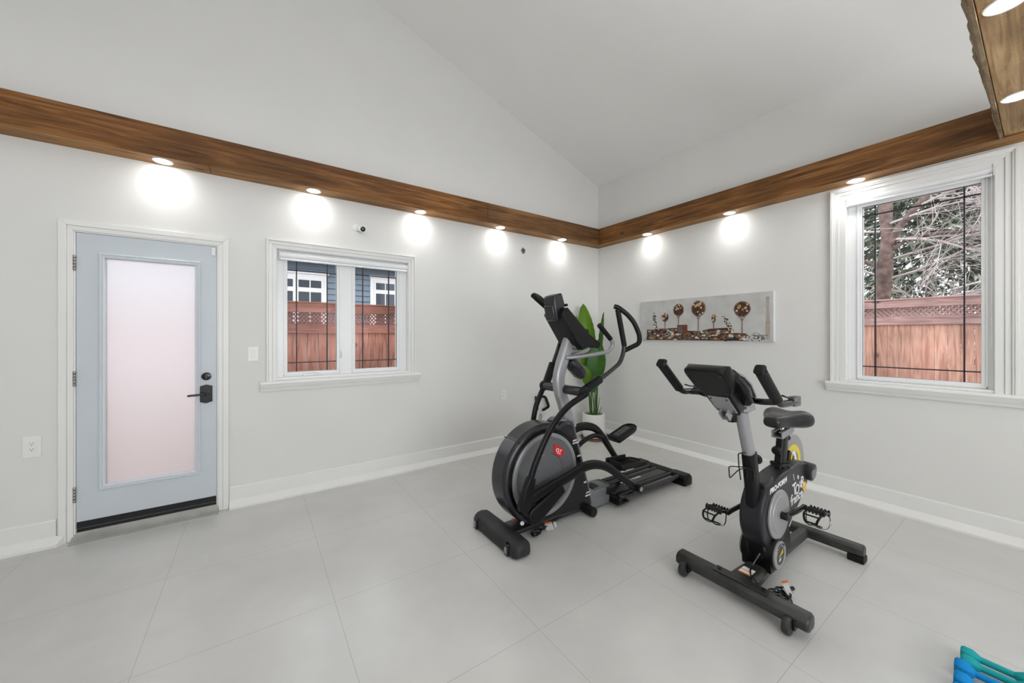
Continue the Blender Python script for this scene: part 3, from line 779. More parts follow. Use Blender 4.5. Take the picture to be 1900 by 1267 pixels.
# ------------------------------------------------------------------ potted plant in the corner
PC = Vector((-.374, -.262, 0))
t = thing('potted_plant', 'tall green banana leaf plant in a round white pot in the corner', 'plant', PC)
bm = BM(); lathe(bm, PC, (0, 0, 1), [(0, .028), (.128, .028), (.140, .034), (.145, .06), (.146, .33), (.143, .336), (.124, .336), (.121, .33), (.121, .30), (0, .30)], 48); finish('pot', bm, 'pot', t, smooth=True)
bm = BM(); lathe(bm, PC, (0, 0, 1), [(0, .298), (.1, .302), (.1205, .306), (.1205, .300), (0, .296)], 32); finish('soil', bm, 'soil', t, smooth=True)
bm = BM(); lathe(bm, PC, (0, 0, 1), [(0, .0), (.155, .0), (.170, .008), (.172, .030), (.167, .030), (.160, .012), (0, .010)], 48); finish('saucer', bm, 'clay', t, smooth=True)
sv = Vector((.824, -.567, 0)); fv = Vector((.567, .824, 0))   # across / away, used only to lay the leaves around the stem


def leaf(base, mid, tip, width, face, curl=.25, m='leaf', stem_r=.007, drop=0., fold=.2):
    """blade from mid to tip, stem from base to mid; face = direction the blade's width runs"""
    base, mid, tip = Vector(base), Vector(mid), Vector(tip); face = Vector(face).normalized()
    bm = BM(); cpts = spline([base, base.lerp(mid, .5) + Vector((0, 0, .0)), mid], 6)
    sweep(bm, cpts, lambda f: stem_r * (1.25 - .5 * f), seg=8); st = finish('stem', bm, 'stem', t, smooth=True)
    bm = BM(); N = 18; K = 6; rows = []
    ax = tip - mid; nrm = ax.cross(face).normalized()
    for i in range(N + 1):
        f = i / N
        p = mid + ax * f + nrm * (-.10 * ax.length * math.sin(f * PI) * curl) + Vector((0, 0, -drop * f * f))
        wd = width * (math.sin(PI * min(1, f * .93 + .07)) ** .6) * (1 - .22 * f) if f < 1 else .001
        row = []
        for k in range(-K, K + 1):
            g = k / K
            row.append(bm.verts.new(p + face * wd * .5 * g + nrm * (abs(g) ** 1.3 * fold * wd * .5 + .004 * math.sin(f * 60 + k) * abs(g) - (0.004 if k == 0 else 0))))
        rows.append(row)
    for A, B in zip(rows, rows[1:]):
        for k in range(2 * K):
            f_ = bm.faces.new((A[k], A[k + 1], B[k + 1], B[k])); f_.smooth = True
    bmesh.ops.solidify(bm, geom=bm.faces[:], thickness=.0012)
    b = finish('leaf', bm, m, t, smooth=True)


def pp(x, z, dd=0., c=PC):     # x across (m), height, depth
    return c + sv * x + fv * dd + Vector((0, 0, z))


leaf(pp(-.02, .30, .0), pp(-.045, 1.02, .02), pp(-.135, 1.80, .03), .30, sv * 1 + fv * .3 + Vector((0, 0, .2)), .4, 'leaf2', fold=.35)
leaf(pp(.03, .30, .02), pp(.075, .98, .02), pp(.145, 1.69, .04), .16, sv + fv * 1.2, .2, 'leaf', fold=.3)
leaf(pp(.01, .30, -.02), pp(.02, .76, -.03), pp(.055, 1.32, -.03), .29, sv * 1 + fv * .2, .3, 'leaf', fold=.2)
leaf(pp(-.03, .30, -.01), pp(-.03, .80, -.02), pp(-.085, 1.24, -.01), .24, sv * 1 - fv * .35, .3, 'leaf', fold=.2)
leaf(pp(-.05, .30, -.03), pp(-.075, .70, -.04), pp(-.135, .98, -.06), .15, sv * 1 - fv * .5 + Vector((0, 0, .3)), .3, 'leaf2', fold=.2)
leaf(pp(.0, .30, -.05), pp(-.03, .62, -.06), pp(-.01, .86, -.09), .14, sv, .3, 'leaf', fold=.2)
leaf(pp(-.01, .30, .04), pp(-.09, .95, .03), pp(-.225, 1.64, .05), .30, sv * .7 + fv * .8, .6, 'leaf2', fold=.3)
leaf(pp(.04, .30, 0), pp(.055, .78, 0), pp(.10, 1.16, .01), .12, sv + fv * .2, .3, 'leaf', fold=.15)
for x, x2, h in ((-.045, -.075, .75), (.045, .085, .55), (.0, .015, .8), (-.02, -.03, .7), (.02, .05, .75), (-.035, -.06, .6), (.06, .11, .42)):
    bm = BM(); sweep(bm, spline([pp(x, .3), pp((x + x2) / 2, .3 + (h - .3) * .5, .01), pp(x2, h, .02)], 5), lambda f: .0075 * (1 - .6 * f), seg=8); finish('stem', bm, 'stem', t, smooth=True)



# ================================================================== ELLIPTICAL TRAINER
ET = thing('elliptical_trainer', 'black and grey elliptical trainer with a big round drive cover', 'elliptical trainer', (-1.75, -1.60, 0))
c = -1.60


def tube(name, pts, r, parent, m='black', up=(0, 1, 0), rv=None, square=0., seg=14, fil=None, sub=None, lab=None):
    bm = BM(); P = fillet(pts, fil) if fil else (spline(pts, sub) if sub else pts)
    sweep(bm, P, r, rv, up=up, square=square, seg=seg)
    o = finish(name, bm, m, parent, smooth=True)
    if lab: o['label'] = lab
    return o


# front stabiliser: rounded bar with two wheels let into its front
bm = BM()
prof = [(-2.800, .012), (-2.803, .05), (-2.792, .078), (-2.765, .098), (-2.725, .106), (-2.690, .098), (-2.668, .075), (-2.664, .03), (-2.672, .010)]
def bar_bm(prof, y0, y1, cut, bm):
    """bar along y with rounded ends"""
    mx = sum(p[0] for p in prof) / len(prof); mz = .045
    ys = [(y0, .55), (y0 + cut * .25, .80), (y0 + cut, .98), (y0 + cut * 2.2, 1.), (y1 - cut * 2.2, 1.), (y1 - cut, .98), (y1 - cut * .25, .80), (y1, .55)]
    rings = [[bm.verts.new((mx + (x - mx) * s, y, mz + (z - mz) * s if z > mz else mz + (z - mz) * (s * .4 + .6))) for x, z in prof] for y, s in ys]
    n = len(prof)
    for A, B in zip(rings, rings[1:]):
        for k in range(n): bm.faces.new((A[k], A[(k + 1) % n], B[(k + 1) % n], B[k]))
    bm.faces.new(rings[0]); bm.faces.new(list(reversed(rings[-1])))
bar_bm(prof, -1.872, -1.328, .035, bm)
ff = finish('front_foot', bm, 'footrub', ET, smooth=True)
for y in (-1.785, -1.395):
    bm = BM(); quadbox(bm, -2.812, -2.775, y - .020, y + .020, .006, .080); finish('wheel_recess', bm, 'gloss', ff, bevel=.006)
    bm = BM(); cyl(bm, (-2.780, y - .013, .038), (-2.780, y + .013, .038), .038, bev=.004, seg=28); wh = finish('wheel', bm, 'greyplast', ET, smooth=True)
    bm = BM(); lathe(bm, (-2.780, y, .038), (0, 1, 0), [(.0385, -.003), (.0392, 0), (.0385, .003)], 28); finish('tread', bm, 'chrome', wh, smooth=True)
bm = BM(); quadbox(bm, -2.70, -2.50, c - .075, c + .075, .050, .062); quadbox(bm, -2.68, -1.80, c - .05, c + .05, .018, .055)
finish('base_frame', bm, 'dusty', ET, bevel=.004)

# drive cover
pc, pr = (-2.405, .398), .352
outer = [(pc[0] + pr * math.cos(math.radians(a)), max(.045, pc[1] + pr * 1.0 * math.sin(math.radians(a)))) for a in range(68, 281, 6)]
poly = outer + [(-2.05, .045), (-1.935, .045), (-1.925, .075), (-2.085, .60), (-2.125, .722), (-2.17, .745), (-2.24, .745)]
bm = BM(); prism(bm, poly, c - .090, c + .090)
cov = finish('drive_cover', bm, 'charcoal', ET, bevel=.030, seg=4)
for m_ in cov.modifiers: m_.angle_limit = math.radians(60)
for s in (-1, 1):
    # flat black side face, then the disc
    bm = BM(); ply = [(pc[0] + (pr - .035) * math.cos(math.radians(a)), max(.06, pc[1] + (pr - .035) * math.sin(math.radians(a)))) for a in range(52, 281, 6)] + [(-2.06, .06), (-1.965, .06), (-2.118, .60)]
    prism(bm, ply, c + s * .089, c + s * .0935); finish('side_panel', bm, 'gloss', cov, bevel=.001)
    bm = BM(); a = s
    lathe(bm, (pc[0] - .005, c + s * .0935, pc[1]), (0, s, 0), [(.290, 0), (.288, .010), (.280, .015), (.262, .014), (.258, .009), (.235, .008)], 64)
    finish('disc_rim', bm, 'discrim', ET, smooth=True)
    bm = BM(); lathe(bm, (pc[0] - .005, c + s * .0935, pc[1]), (0, s, 0), [(.259, .009), (.215, .012), (.150, .014), (.1475, .010), (.145, .015), (.06, .018), (0, .018)], 64)
    dd = finish('drive_disc', bm, 'disc', ET, smooth=True)
    bm = BM(); lathe(bm, (pc[0] - .005, c + s * .0935, pc[1]), (0, s, 0), [(.1485, .0135), (.147, .0155), (.1455, .0135)], 64)
    finish('ring_line', bm, 'chrome', dd, smooth=True)
yf = c - .0935 - .0135
bm = BM(); prism(bm, [(-2.350, .606), (-2.318, .590), (-2.262, .560), (-2.250, .520), (-2.292, .500), (-2.345, .535)], yf - .001, yf - .004)
bd = finish('red_badge', bm, 'red', ET, bevel=.0008)
bm = BM(); text_bm(bm, 'CLT', (-2.335, yf - .0042, .553), (1, 0, -.45), (.45, 0, 1), .032, .0006, bold=.0008); text_bm(bm, 'TRAINER', (-2.325, yf - .0042, .535), (1, 0, -.45), (.45, 0, 1), .0105, .0006)
finish('lettering', bm, 'white', bd)
bm = BM()
for x, z, s_ in ((-2.150, .585, 'HIGH'), (-2.150, .565, 'POWER'), (-2.105, .463, 'LOW'), (-2.065, .335, 'MID'), (-2.035, .250, 'MID'), (-2.01, .165, 'LOW'), (-2.018, .142, 'IMPACT')):
    bm = BM(); text_bm(bm, s_, (x, c - .0943, z), (1, 0, .05), (-.05, 0, 1), .017, .0006, bold=.0006)
    finish('panel_lettering', bm, 'white', cov)
bm = BM()
lathe(bm, (pc[0], c, pc[1]), (0, 1, 0), [(pr + .0006, -.08), (pr + .0006, .08)], 8)
bm.free()
bm = BM()   # grey spine plate down the rear edge of the cover
prism(bm, [(-2.235, .752), (-2.118, .735), (-2.080, .61), (-1.905, .05), (-1.940, .05), (-2.105, .60), (-2.145, .715), (-2.235, .735)], c - .072, c + .072)
finish('rear_spine', bm, 'greyplast', ET, bevel=.006)
bm = BM(); prism(bm, [(-2.27, .738), (-2.235, .760), (-2.135, .742), (-2.105, .69), (-2.2, .70)], c - .060, c + .060)
finish('post_collar', bm, 'greyplast', ET, bevel=.012)
bm = BM(); prism(bm, [(-1.965, .02), (-1.70, .02), (-1.70, .150), (-1.79, .160), (-1.90, .150), (-1.965, .20)], c - .085, c + .085)
finish('rear_housing', bm, 'greyplast', ET, bevel=.014, seg=3)
bm = BM(); prism(bm, [(-1.775, .155), (-1.665, .148), (-1.655, .06), (-1.78, .10)], c - .089, c + .089); finish('housing_cap', bm, 'charcoal', ET, bevel=.008)
bm = BM(); quadbox(bm, -1.885, -1.80, c - .045, c + .045, .150, .162); finish('housing_latch', bm, 'charcoal', ET, bevel=.006)
bm = BM(); cyl(bm, (-1.985, c - .155, .038), (-1.985, c + .155, .038), .036, bev=.006); finish('middle_foot', bm, 'softblack', ET, smooth=True)
# cover seam lines and small marks
bm = BM()
for s in (-1, 1):
    pass
for a in (132,):
    ca, sa = math.cos(math.radians(a)), math.sin(math.radians(a))
    obb(bm, (pc[0] + (pr - .012) * ca, c, pc[1] + (pr - .012) * sa), (.0135, .091, .0012), ((ca, 0, sa), (0, 1, 0), (-sa, 0, ca)))
finish('seam', bm, 'slot', cov)
bm = BM(); cyl(bm, (-2.613, c - .088, .112), (-2.615, c - .0925, .112), .014); o = finish('inspection_sticker', bm, 'white', cov, smooth=True)
bm = BM(); quadbox(bm, -2.70, -2.68, c - .093, c - .0885, .155, .165); finish('warning_mark', bm, 'red', cov)

# post
post = [(-2.080, c, .66), (-2.105, c, .71), (-2.153, c, .848), (-2.196, c, .965), (-2.200, c, 1.08), (-2.142, c, 1.239), (-2.086, c, 1.362), (-2.040, c, 1.435)]
tube('upright_post', post, .050, ET, 'silver', rv=.034, square=.25, sub=6, seg=20)
tube('pivot_tube', [(-2.163, -1.805, .968), (-2.163, -1.395, .968)], .034, ET, 'charcoal', up=(0, 0, 1), seg=24)
for y0, y1 in ((-1.835, -1.803), (-1.397, -1.365)):
    bm = BM(); cyl(bm, (-2.163, y0, .968), (-2.163, y1, .968), .040, bev=.005, seg=28)
    yy = y0 if y0 < c else y1; sgn = -1 if y0 < c else 1
    cyl(bm, (-2.163, yy, .968), (-2.163, yy + sgn * .003, .968), .010, seg=6)
    finish('pivot_cap', bm, 'softblack', ET, smooth=True)

# console
cy0, cy1 = c - .105, c + .105
bm = BM(); prism(bm, [(-2.268, 1.528), (-2.235, 1.575), (-2.205, 1.580), (-1.965, 1.375), (-1.850, 1.312), (-1.872, 1.272), (-1.985, 1.285), (-2.055, 1.262), (-2.115, 1.318)], cy0, cy1)
con = finish('console', bm, 'black', ET, bevel=.010, seg=3)
bm = BM(); quadbox(bm, 0, 1, 0, 1, 0, 1); bm.free()
nd = Vector((-(1.528 - 1.318), 0, -(2.268 - 2.115))).normalized()   # outward normal of the back face
ud = Vector((-2.268 + 2.115, 0, 1.528 - 1.318)).normalized()
mid = Vector((-2.1, c, 1.298))
bm = BM(); obb(bm, (-2.106, c, 1.322), (.062, .052, .004), (ud, (0, 1, 0), nd)); finish('mount_plate', bm, 'silver', con, bevel=.002)
bm = BM()
for a_, b_ in ((.05, -.04), (.05, .04), (.12, -.05), (.12, .05), (.19, -.05), (.19, .05)):
    p = Vector((-2.112, c + b_, 1.322)) + ud * a_ + nd * .003; bm = BM(); cyl(bm, p, p + nd * .004, .0045, seg=10)
    finish('screw', bm, 'slot', con, smooth=True)
bm = BM(); prism(bm, [(-2.275, 1.475), (-2.300, 1.60), (-2.305, 1.665), (-2.222, 1.690), (-2.185, 1.590), (-2.205, 1.575), (-2.232, 1.570), (-2.225, 1.49)], c - .058, c + .058)
th = finish('tablet_holder', bm, 'charcoal', con, bevel=.012, seg=3)
bm = BM(); prism(bm, [(-2.290, 1.48), (-2.316, 1.595), (-2.250, 1.61), (-2.235, 1.50)], c - .048, c + .048); finish('holder_bracket', bm, 'charcoal', con, bevel=.010)
bm = BM(); cyl(bm, (-2.185, c - .07, 1.60), (-2.185, c + .07, 1.60), .010, seg=14); finish('holder_hinge', bm, 'black', con, smooth=True)
bm = BM(); prism(bm, [(-2.000, 1.408), (-1.985, 1.425), (-1.965, 1.405), (-1.975, 1.385)], cy0 + .02, cy1 - .02); finish('tablet_ledge', bm, 'black', con, bevel=.003)

# pulse handles toward the user
for s in (-1, 1):
    y1_, y2_ = c + s * .075, c + s * .16
    h = tube('pulse_handle', [(-2.16, c + s * .03, 1.205), (-2.08, c + s * .06, 1.208), (-1.93, c + s * .09, 1.225), (-1.775, c + s * .115, 1.245), (-1.735, c + s * .125, 1.300), (-1.775, c + s * .125, 1.355)], .0155, ET, 'silver', fil=.045)
    tube('grip', [(-1.768, c + s * .125, 1.345), (-1.900, c + s * .125, 1.455)], .0195, h, 'softblack')
# bottle holder
bm = BM()
lv = [((-2.10, 1.185), .034, .045), ((-2.06, 1.150), .052, .058), ((-1.985, 1.085), .052, .056), ((-1.955, 1.058), .040, .044)]
rings = []
dv = Vector((.74, 0, -.67)); uv = Vector((.67, 0, .74))
for (x, z), a_, b_ in lv:
    rings.append([bm.verts.new(Vector((x, c, z)) + uv * a_ * 1.1 * math.cos(q) + Vector((0, b_ * math.sin(q), 0))) for q in [PI / 8 + k * PI / 4 for k in range(8)]])
for A, B in zip(rings, rings[1:]):
    for k in range(8): bm.faces.new((A[k], A[(k + 1) % 8], B[(k + 1) % 8], B[k]))
bm.faces.new(rings[0]); bm.faces.new(list(reversed(rings[-1])))
finish('bottle_holder', bm, 'charcoal', ET, bevel=.006)

# swinging handlebars (near one pulled back, far one pushed forward)
PV = (-2.163, .968)
def rot(p, deg):
    a = math.radians(deg); x, z = p[0] - PV[0], p[1] - PV[1]
    return (PV[0] + x * math.cos(a) - z * math.sin(a), PV[1] + x * math.sin(a) + z * math.cos(a))
for s, dg in ((-1, 0), (1, 41)):
    y = c + s * .205
    R2 = lambda pts, dy=0: [(rot(p, dg)[0], y + s * dy, rot(p, dg)[1]) for p in pts]
    R3 = lambda pts: [(rot((a_ + t_ * .63, b_), dg)[0], y + s * t_ * .78, rot((a_ + t_ * .63, b_), dg)[1]) for a_, t_, b_ in pts]
    hb = tube('handlebar', R2([(-2.155, .968), (-1.874, 1.096), (-1.752, 1.160), (-1.712, 1.235), (-1.700, 1.310)]), .0165, ET, 'charcoal', fil=.07)
    tube('socket', R2([(-2.175, .962), (-1.985, 1.048)]), .031, hb, 'black', square=.15)
    tube('grip', R2([(-1.700, 1.290), (-1.780, 1.575)]), .0200, hb, 'softblack', seg=16)
    tube('loop_grip', R3([(-1.786, -.022, 1.598), (-1.776, .0, 1.592), (-1.757, .055, 1.540), (-1.740, .100, 1.470), (-1.715, .122, 1.372), (-1.700, .112, 1.312), (-1.697, .0, 1.255)]), .0185, hb, 'softblack', fil=.04, seg=16)
    lk = tube('lower_link', R2([(-2.165, .955), (-2.344, .881), (-2.489, .753), (-2.603, .577), (-2.672, .420)], .03), .021, hb, 'black', sub=6, rv=.016, square=.3)
    a0, b0 = R2([(-2.650, .475)], .03)[0], R2([(-2.710, .300)], .03)[0]
    bm = BM()
    A, B = Vector(a0), Vector(b0); dr = (B - A).normalized(); sd = dr.cross(Vector((0, 1, 0)))
    pl_ = [(A + sd * .030), (A - sd * .026), (A - sd * .034 + dr * .06), (B - sd * .040), (B - sd * .025 + dr * .030), (B + sd * .022 + dr * .030), (B + sd * .044), (A + sd * .036 + dr * .05)]
    prism(bm, [(q.x, q.z) for q in pl_], a0[1] - .022, a0[1] + .022); finish('link_boot', bm, 'black', hb, bevel=.009, seg=3)

# pedal arms running from the crank to the rollers on the ramp
for s, arm, end in ((-1, [(-2.69, .265), (-2.600, .312), (-2.45, .350), (-2.267, .390), (-2.134, .422), (-2.02, .418), (-1.90, .378), (-1.765, .295), (-1.640, .205), (-1.530, .135)], None),
                    (1, [(-2.16, .46), (-2.05, .51), (-1.92, .555), (-1.80, .585), (-1.70, .580), (-1.60, .545), (-1.52, .475), (-1.42, .355), (-1.32, .230), (-1.245, .140)], None)):
    y = c + s * .190
    pts = [(x, y, z) for x, z in arm]
    ar = tube('pedal_arm', pts, lambda f: .036 if f < .45 else (.036 - .012 * (f - .45) / .55), ET, 'black', rv=.020, sub=5, square=.25, seg=18)
    ex, ez = arm[-1]
    bm = BM(); cyl(bm, (ex, y - .046, ez - .0), (ex, y + .046, ez), .034, bev=.004, seg=28)
    rl = finish('roller', bm, 'softblack', ar, smooth=True)
    yo = y + s * .046
    bm = BM(); lathe(bm, (ex, yo, ez), (0, s, 0), [(.019, 0), (.019, .003), (.010, .004), (.009, .001), (0, .001)], 24); finish('roller_cap', bm, 'chrome', ar, smooth=True)
    if s < 0:
        bm = BM(); d0, d1 = Vector((-2.590, 0, .205)), Vector((-2.350, 0, .335)); dr = (d1 - d0).normalized(); sd = Vector((-dr.z, 0, dr.x))
        lo = []
        for k in range(13):
            a_ = PI / 2 + PI * k / 12; lo.append(d0 + dr * .062 * math.cos(a_) + sd * .062 * math.sin(a_))
        lo += [d1 - sd * .040, d1 + sd * .030]
        prism(bm, [(q.x, q.z) for q in lo], y - .030, y + .055); finish('crank_boot', bm, 'black', ar, bevel=.012, seg=3)
        bm = BM(); cyl(bm, (-2.60, y - .01, .235), (-2.60, y + .09, .235), .05, bev=.006); finish('crank_joint', bm, 'softblack', ar, smooth=True)
# far crank link arch
tube('crank_link', [(-2.02, c + .15, .30), (-1.93, c + .15, .375), (-1.825, c + .16, .445), (-1.72, c + .165, .483), (-1.62, c + .17, .49), (-1.52, c + .17, .455)], .020, ET, 'black', sub=5, rv=.018)


# foot pedals with raised rim and ribs
def pedal(cx, cy, cz, tilt, s, L=.31, Wd=.150):
    a = math.radians(tilt); ux = Vector((math.cos(a), 0, math.sin(a))); uz = Vector((-math.sin(a), 0, math.cos(a))); uy = Vector((0, 1, 0)); o_ = Vector((cx, cy, cz))
    def outline(k, sc=1.):
        pts = [(-.5, -.42), (-.47, -.5), (.30, -.5), (.44, -.38), (.5, -.12), (.5, .12), (.44, .38), (.30, .5), (-.47, .5), (-.5, .42)]
        return [o_ + ux * p[0] * (L - k) + uy * p[1] * (Wd - k) for p in pts]
    bm = BM()
    lv = [(outline(.035), -.034), (outline(.006), -.015), (outline(0), .010), (outline(0), .018), (outline(.016), .018), (outline(.020), .004)]
    rings = [[bm.verts.new(p + uz * h) for p in ps] for ps, h in lv]
    for A, B in zip(rings, rings[1:]):
        for k in range(10): bm.faces.new((A[k], A[(k + 1) % 10], B[(k + 1) % 10], B[k]))
    bm.faces.new(rings[0]); bm.faces.new(list(reversed(rings[-1])))
    p = finish('foot_pedal', bm, 'softblack', ET, bevel=.003)
    bm = BM()
    for k in range(7):
        q = o_ + ux * (-.075 + k * .027) + uz * .006; obb(bm, q, (.0045, Wd * .36, .0035), (ux, uy, uz))
    finish('tread_ribs', bm, 'greyplast' if s > 0 else 'black', p, bevel=.001)
    bm = BM()
    q = o_ + uy * (-s) * (Wd / 2 - .008) + ux * (-.05) + uz * .026; obb(bm, q, (L * .40, .007, .020), (ux, uy, uz))
    q = o_ + ux * (-L / 2 + .008) + uz * .022; obb(bm, q, (.007, Wd * .46, .014), (ux, uy, uz))
    finish('side_rail', bm, 'softblack', p, bevel=.005)
    return p
pedal(-1.515, c - .075, .300, -3, -1)
pedal(-1.215, c + .190, .455, 17, 1)

# ramp with rails, deck and rear stabiliser
for y in (c - .155, c - .080, c + .080, c + .155):
    tube('guide_rail', [(-1.71, y, .078), (-.865, y, .070)], .0195, ET, 'charcoal', up=(0, 0, 1), seg=16)
bm = BM(); quadbox(bm, -1.66, -.88, c - .050, c + .050, .060, .084); dk = finish('ramp_deck', bm, 'gloss', ET, bevel=.005)
bm = BM(); text_bm(bm, 'INTENSITY TRAINER', (-1.46, c + .012, .0845), (1, 0, 0), (0, 1, 0), .030, .0008, bold=.0012); text_bm(bm, 'POWER RAMP', (-1.46, c - .016, .0845), (1, 0, 0), (0, 1, 0), .015, .0008)
finish('deck_lettering', bm, 'white', dk)
for s in (-1, 1):
    bm = BM(); quadbox(bm, -1.62, -.90, c + s * .1175 - .020, c + s * .1175 + .020, .058, .068); finish('track_plate', bm, 'silver', ET, bevel=.002)
bm = BM(); quadbox(bm, -1.735, -1.695, c - .185, c + .185, .040, .088); quadbox(bm, -1.74, -1.60, c - .180, c - .05, .030, .046)
finish('ramp_cross_bar', bm, 'black', ET, bevel=.008)
bm = BM(); cyl(bm, (-1.665, c - .130, .069), (-1.645, c - .130, .069), .0001); bm.free()
bm = BM(); prof = [(-.878, .020), (-.880, .062), (-.858, .088), (-.790, .092), (-.768, .070), (-.765, .018)]
bar_bm(prof, -1.70, -1.32, .004, bm); finish('rear_foot', bm, 'softblack', ET, smooth=True)
for y0, y1 in ((-1.835, -1.66), (-1.40, -1.265)):
    bm = BM(); prof = [(-.884, .002), (-.888, .055), (-.866, .093), (-.785, .098), (-.758, .070), (-.756, .002)]
    bar_bm(prof, y0, y1, .012, bm); finish('rear_foot_cap', bm, 'black', ET, bevel=.004)

# power cord with tag on the floor
rnd = random.Random(5)
def coil(cx, cy, r, n, z0=.008, seed=1, sq=.6):
    q = random.Random(seed); pts = []
    for k in range(n * 10):
        a = 2 * PI * k / 10
        rr = r * (1 + .25 * math.sin(a * .37 + seed)); pts.append((cx + rr * math.cos(a) + .012 * math.sin(k * .31), cy + rr * sq * math.sin(a + .2) + .012 * math.cos(k * .23), z0 + .004 * (k // 10) + .008 * abs(math.sin(a * .5 + seed))))
    return pts
bm = BM(); sweep(bm, spline(coil(-2.50, -1.700, .040, 4, seed=2), 3), .0042, seg=8)
sweep(bm, spline([(-2.46, -1.70, .02), (-2.40, -1.68, .02), (-2.30, -1.665, .03), (-2.22, -1.66, .05), (-2.21, -1.64, .09)], 6), .0075, seg=8)
co = finish('power_cord', bm, 'gloss', ET, smooth=True)
bm = BM(); V_ = [(-2.41, -1.70, .004), (-2.35, -1.715, .004), (-2.345, -1.685, .035), (-2.40, -1.668, .035)]; f0 = [bm.verts.new(v) for v in V_]; bm.faces.new(f0)
bmesh.ops.solidify(bm, geom=bm.faces[:], thickness=.001); tg = finish('paper_tag', bm, 'white', co)
bm = BM(); V_ = [(-2.401, -1.670, .034), (-2.345, -1.686, .034), (-2.343, -1.680, .043), (-2.397, -1.664, .043)]; f0 = [bm.verts.new(v) for v in V_]; bm.faces.new(f0)
bmesh.ops.solidify(bm, geom=bm.faces[:], thickness=.0012); finish('orange_band', bm, 'orange', co)
bm = BM(); V_ = [(-2.335, -1.70, .006), (-2.315, -1.705, .006), (-2.305, -1.68, .030), (-2.325, -1.675, .032)]; f0 = [bm.verts.new(v) for v in V_]; bm.faces.new(f0)
bmesh.ops.solidify(bm, geom=bm.faces[:], thickness=.001); finish('paper_tag', bm, 'white', co)

# ================================================================== EXERCISE BIKE
BK = thing('exercise_bike', 'black indoor cycling bike with yellow and grey flywheel', 'exercise bike', (-1.5, -2.77, 0))
c = -2.77
bm = BM(); prof = [(-2.065, .052), (-2.063, .082), (-2.045, .104), (-2.020, .108), (-1.995, .108), (-1.978, .092), (-1.976, .052), (-1.99, .034), (-2.045, .034)]
def flat_bar(prof, y0, y1, ch, bm):
    mx = sum(p[0] for p in prof) / len(prof); mz = sum(p[1] for p in prof) / len(prof)
    rings = [[bm.verts.new((mx + (x - mx) * s, y, mz + (z - mz) * s)) for x, z in prof] for y, s in ((y0, .80), (y0 + ch, 1), (y1 - ch, 1), (y1, .80))]
    n = len(prof)
    for A, B in zip(rings, rings[1:]):
        for k in range(n): bm.faces.new((A[k], A[(k + 1) % n], B[(k + 1) % n], B[k]))
    bm.faces.new(rings[0]); bm.faces.new(list(reversed(rings[-1])))
flat_bar(prof, -3.088, -2.452, .010, bm); bf = finish('front_foot', bm, 'dusty', BK, bevel=.004)
bm = BM(); prism(bm, [(-2.048, .1075), (-1.992, .1085), (-1.992, .1115), (-2.048, .1115)], c - .15, c + .11); finish('bolt_plate', bm, 'dusty', bf, bevel=.001)
bm = BM()
for y in (c - .125, c + .085): cyl(bm, (-2.02, y, .111), (-2.02, y, .118), .009, seg=6)
finish('bolts', bm, 'gloss', bf)
for y in (-3.012, -2.512):
    bm = BM(); cyl(bm, (-2.072, y - .017, .040), (-2.072, y + .017, .040), .040, bev=.010, seg=28)
    wl = finish('wheel', bm, 'dusty', BK, smooth=True)
    bm = BM(); cyl(bm, (-2.072, y + .018, .050), (-2.072, y + .022, .050), .012, seg=8); quadbox(bm, -2.075, -2.04, y - .030, y - .018, .03, .075); finish('axle_bracket', bm, 'gloss', wl, bevel=.004)
bm = BM(); prof = [(-1.100, .050), (-1.098, .085), (-1.080, .100), (-1.038, .100), (-1.022, .085), (-1.020, .050), (-1.035, .036), (-1.085, .036)]
flat_bar(prof, -3.066, -2.474, .012, bm); rf = finish('rear_foot', bm, 'dusty', BK, bevel=.004)
for y in (-3.025, -2.515):
    bm = BM(); quadbox(bm, -1.098, -1.022, y - .045, y + .035, .0, .040); finish('rubber_pad', bm, 'softblack', rf, bevel=.006)
# base beam
bm = BM()
rings = []
for x, hw, zt, zb in ((-1.985, .066, .100, .045), (-1.88, .062, .102, .045), (-1.76, .054, .100, .045), (-1.60, .040, .098, .048), (-1.35, .034, .098, .048), (-1.09, .034, .098, .048)):
    pr = [(-hw, zb), (-hw, zt - .022), (-hw + .018, zt), (hw - .018, zt), (hw, zt - .022), (hw, zb)]
    rings.append([bm.verts.new((x, c + a_, b_)) for a_, b_ in pr])
for A, B in zip(rings, rings[1:]):
    for k in range(6): bm.faces.new((A[k], A[(k + 1) % 6], B[(k + 1) % 6], B[k]))
bm.faces.new(rings[0]); bm.faces.new(list(reversed(rings[-1])))
bb_ = finish('base_beam', bm, 'dusty', BK, bevel=.008, seg=3)
bm = BM()
quadbox(bm, -1.935, -1.868, c - .030, c + .030, .1005, .1022, 0); quadbox(bm, -1.9365, -1.928, c - .031, c + .031, .1003, .1026, 1); quadbox(bm, -1.905, -1.899, c - .031, c + .031, .1003, .1026, 1)
finish('warning_label', bm, ['white', 'orange'], bb_)
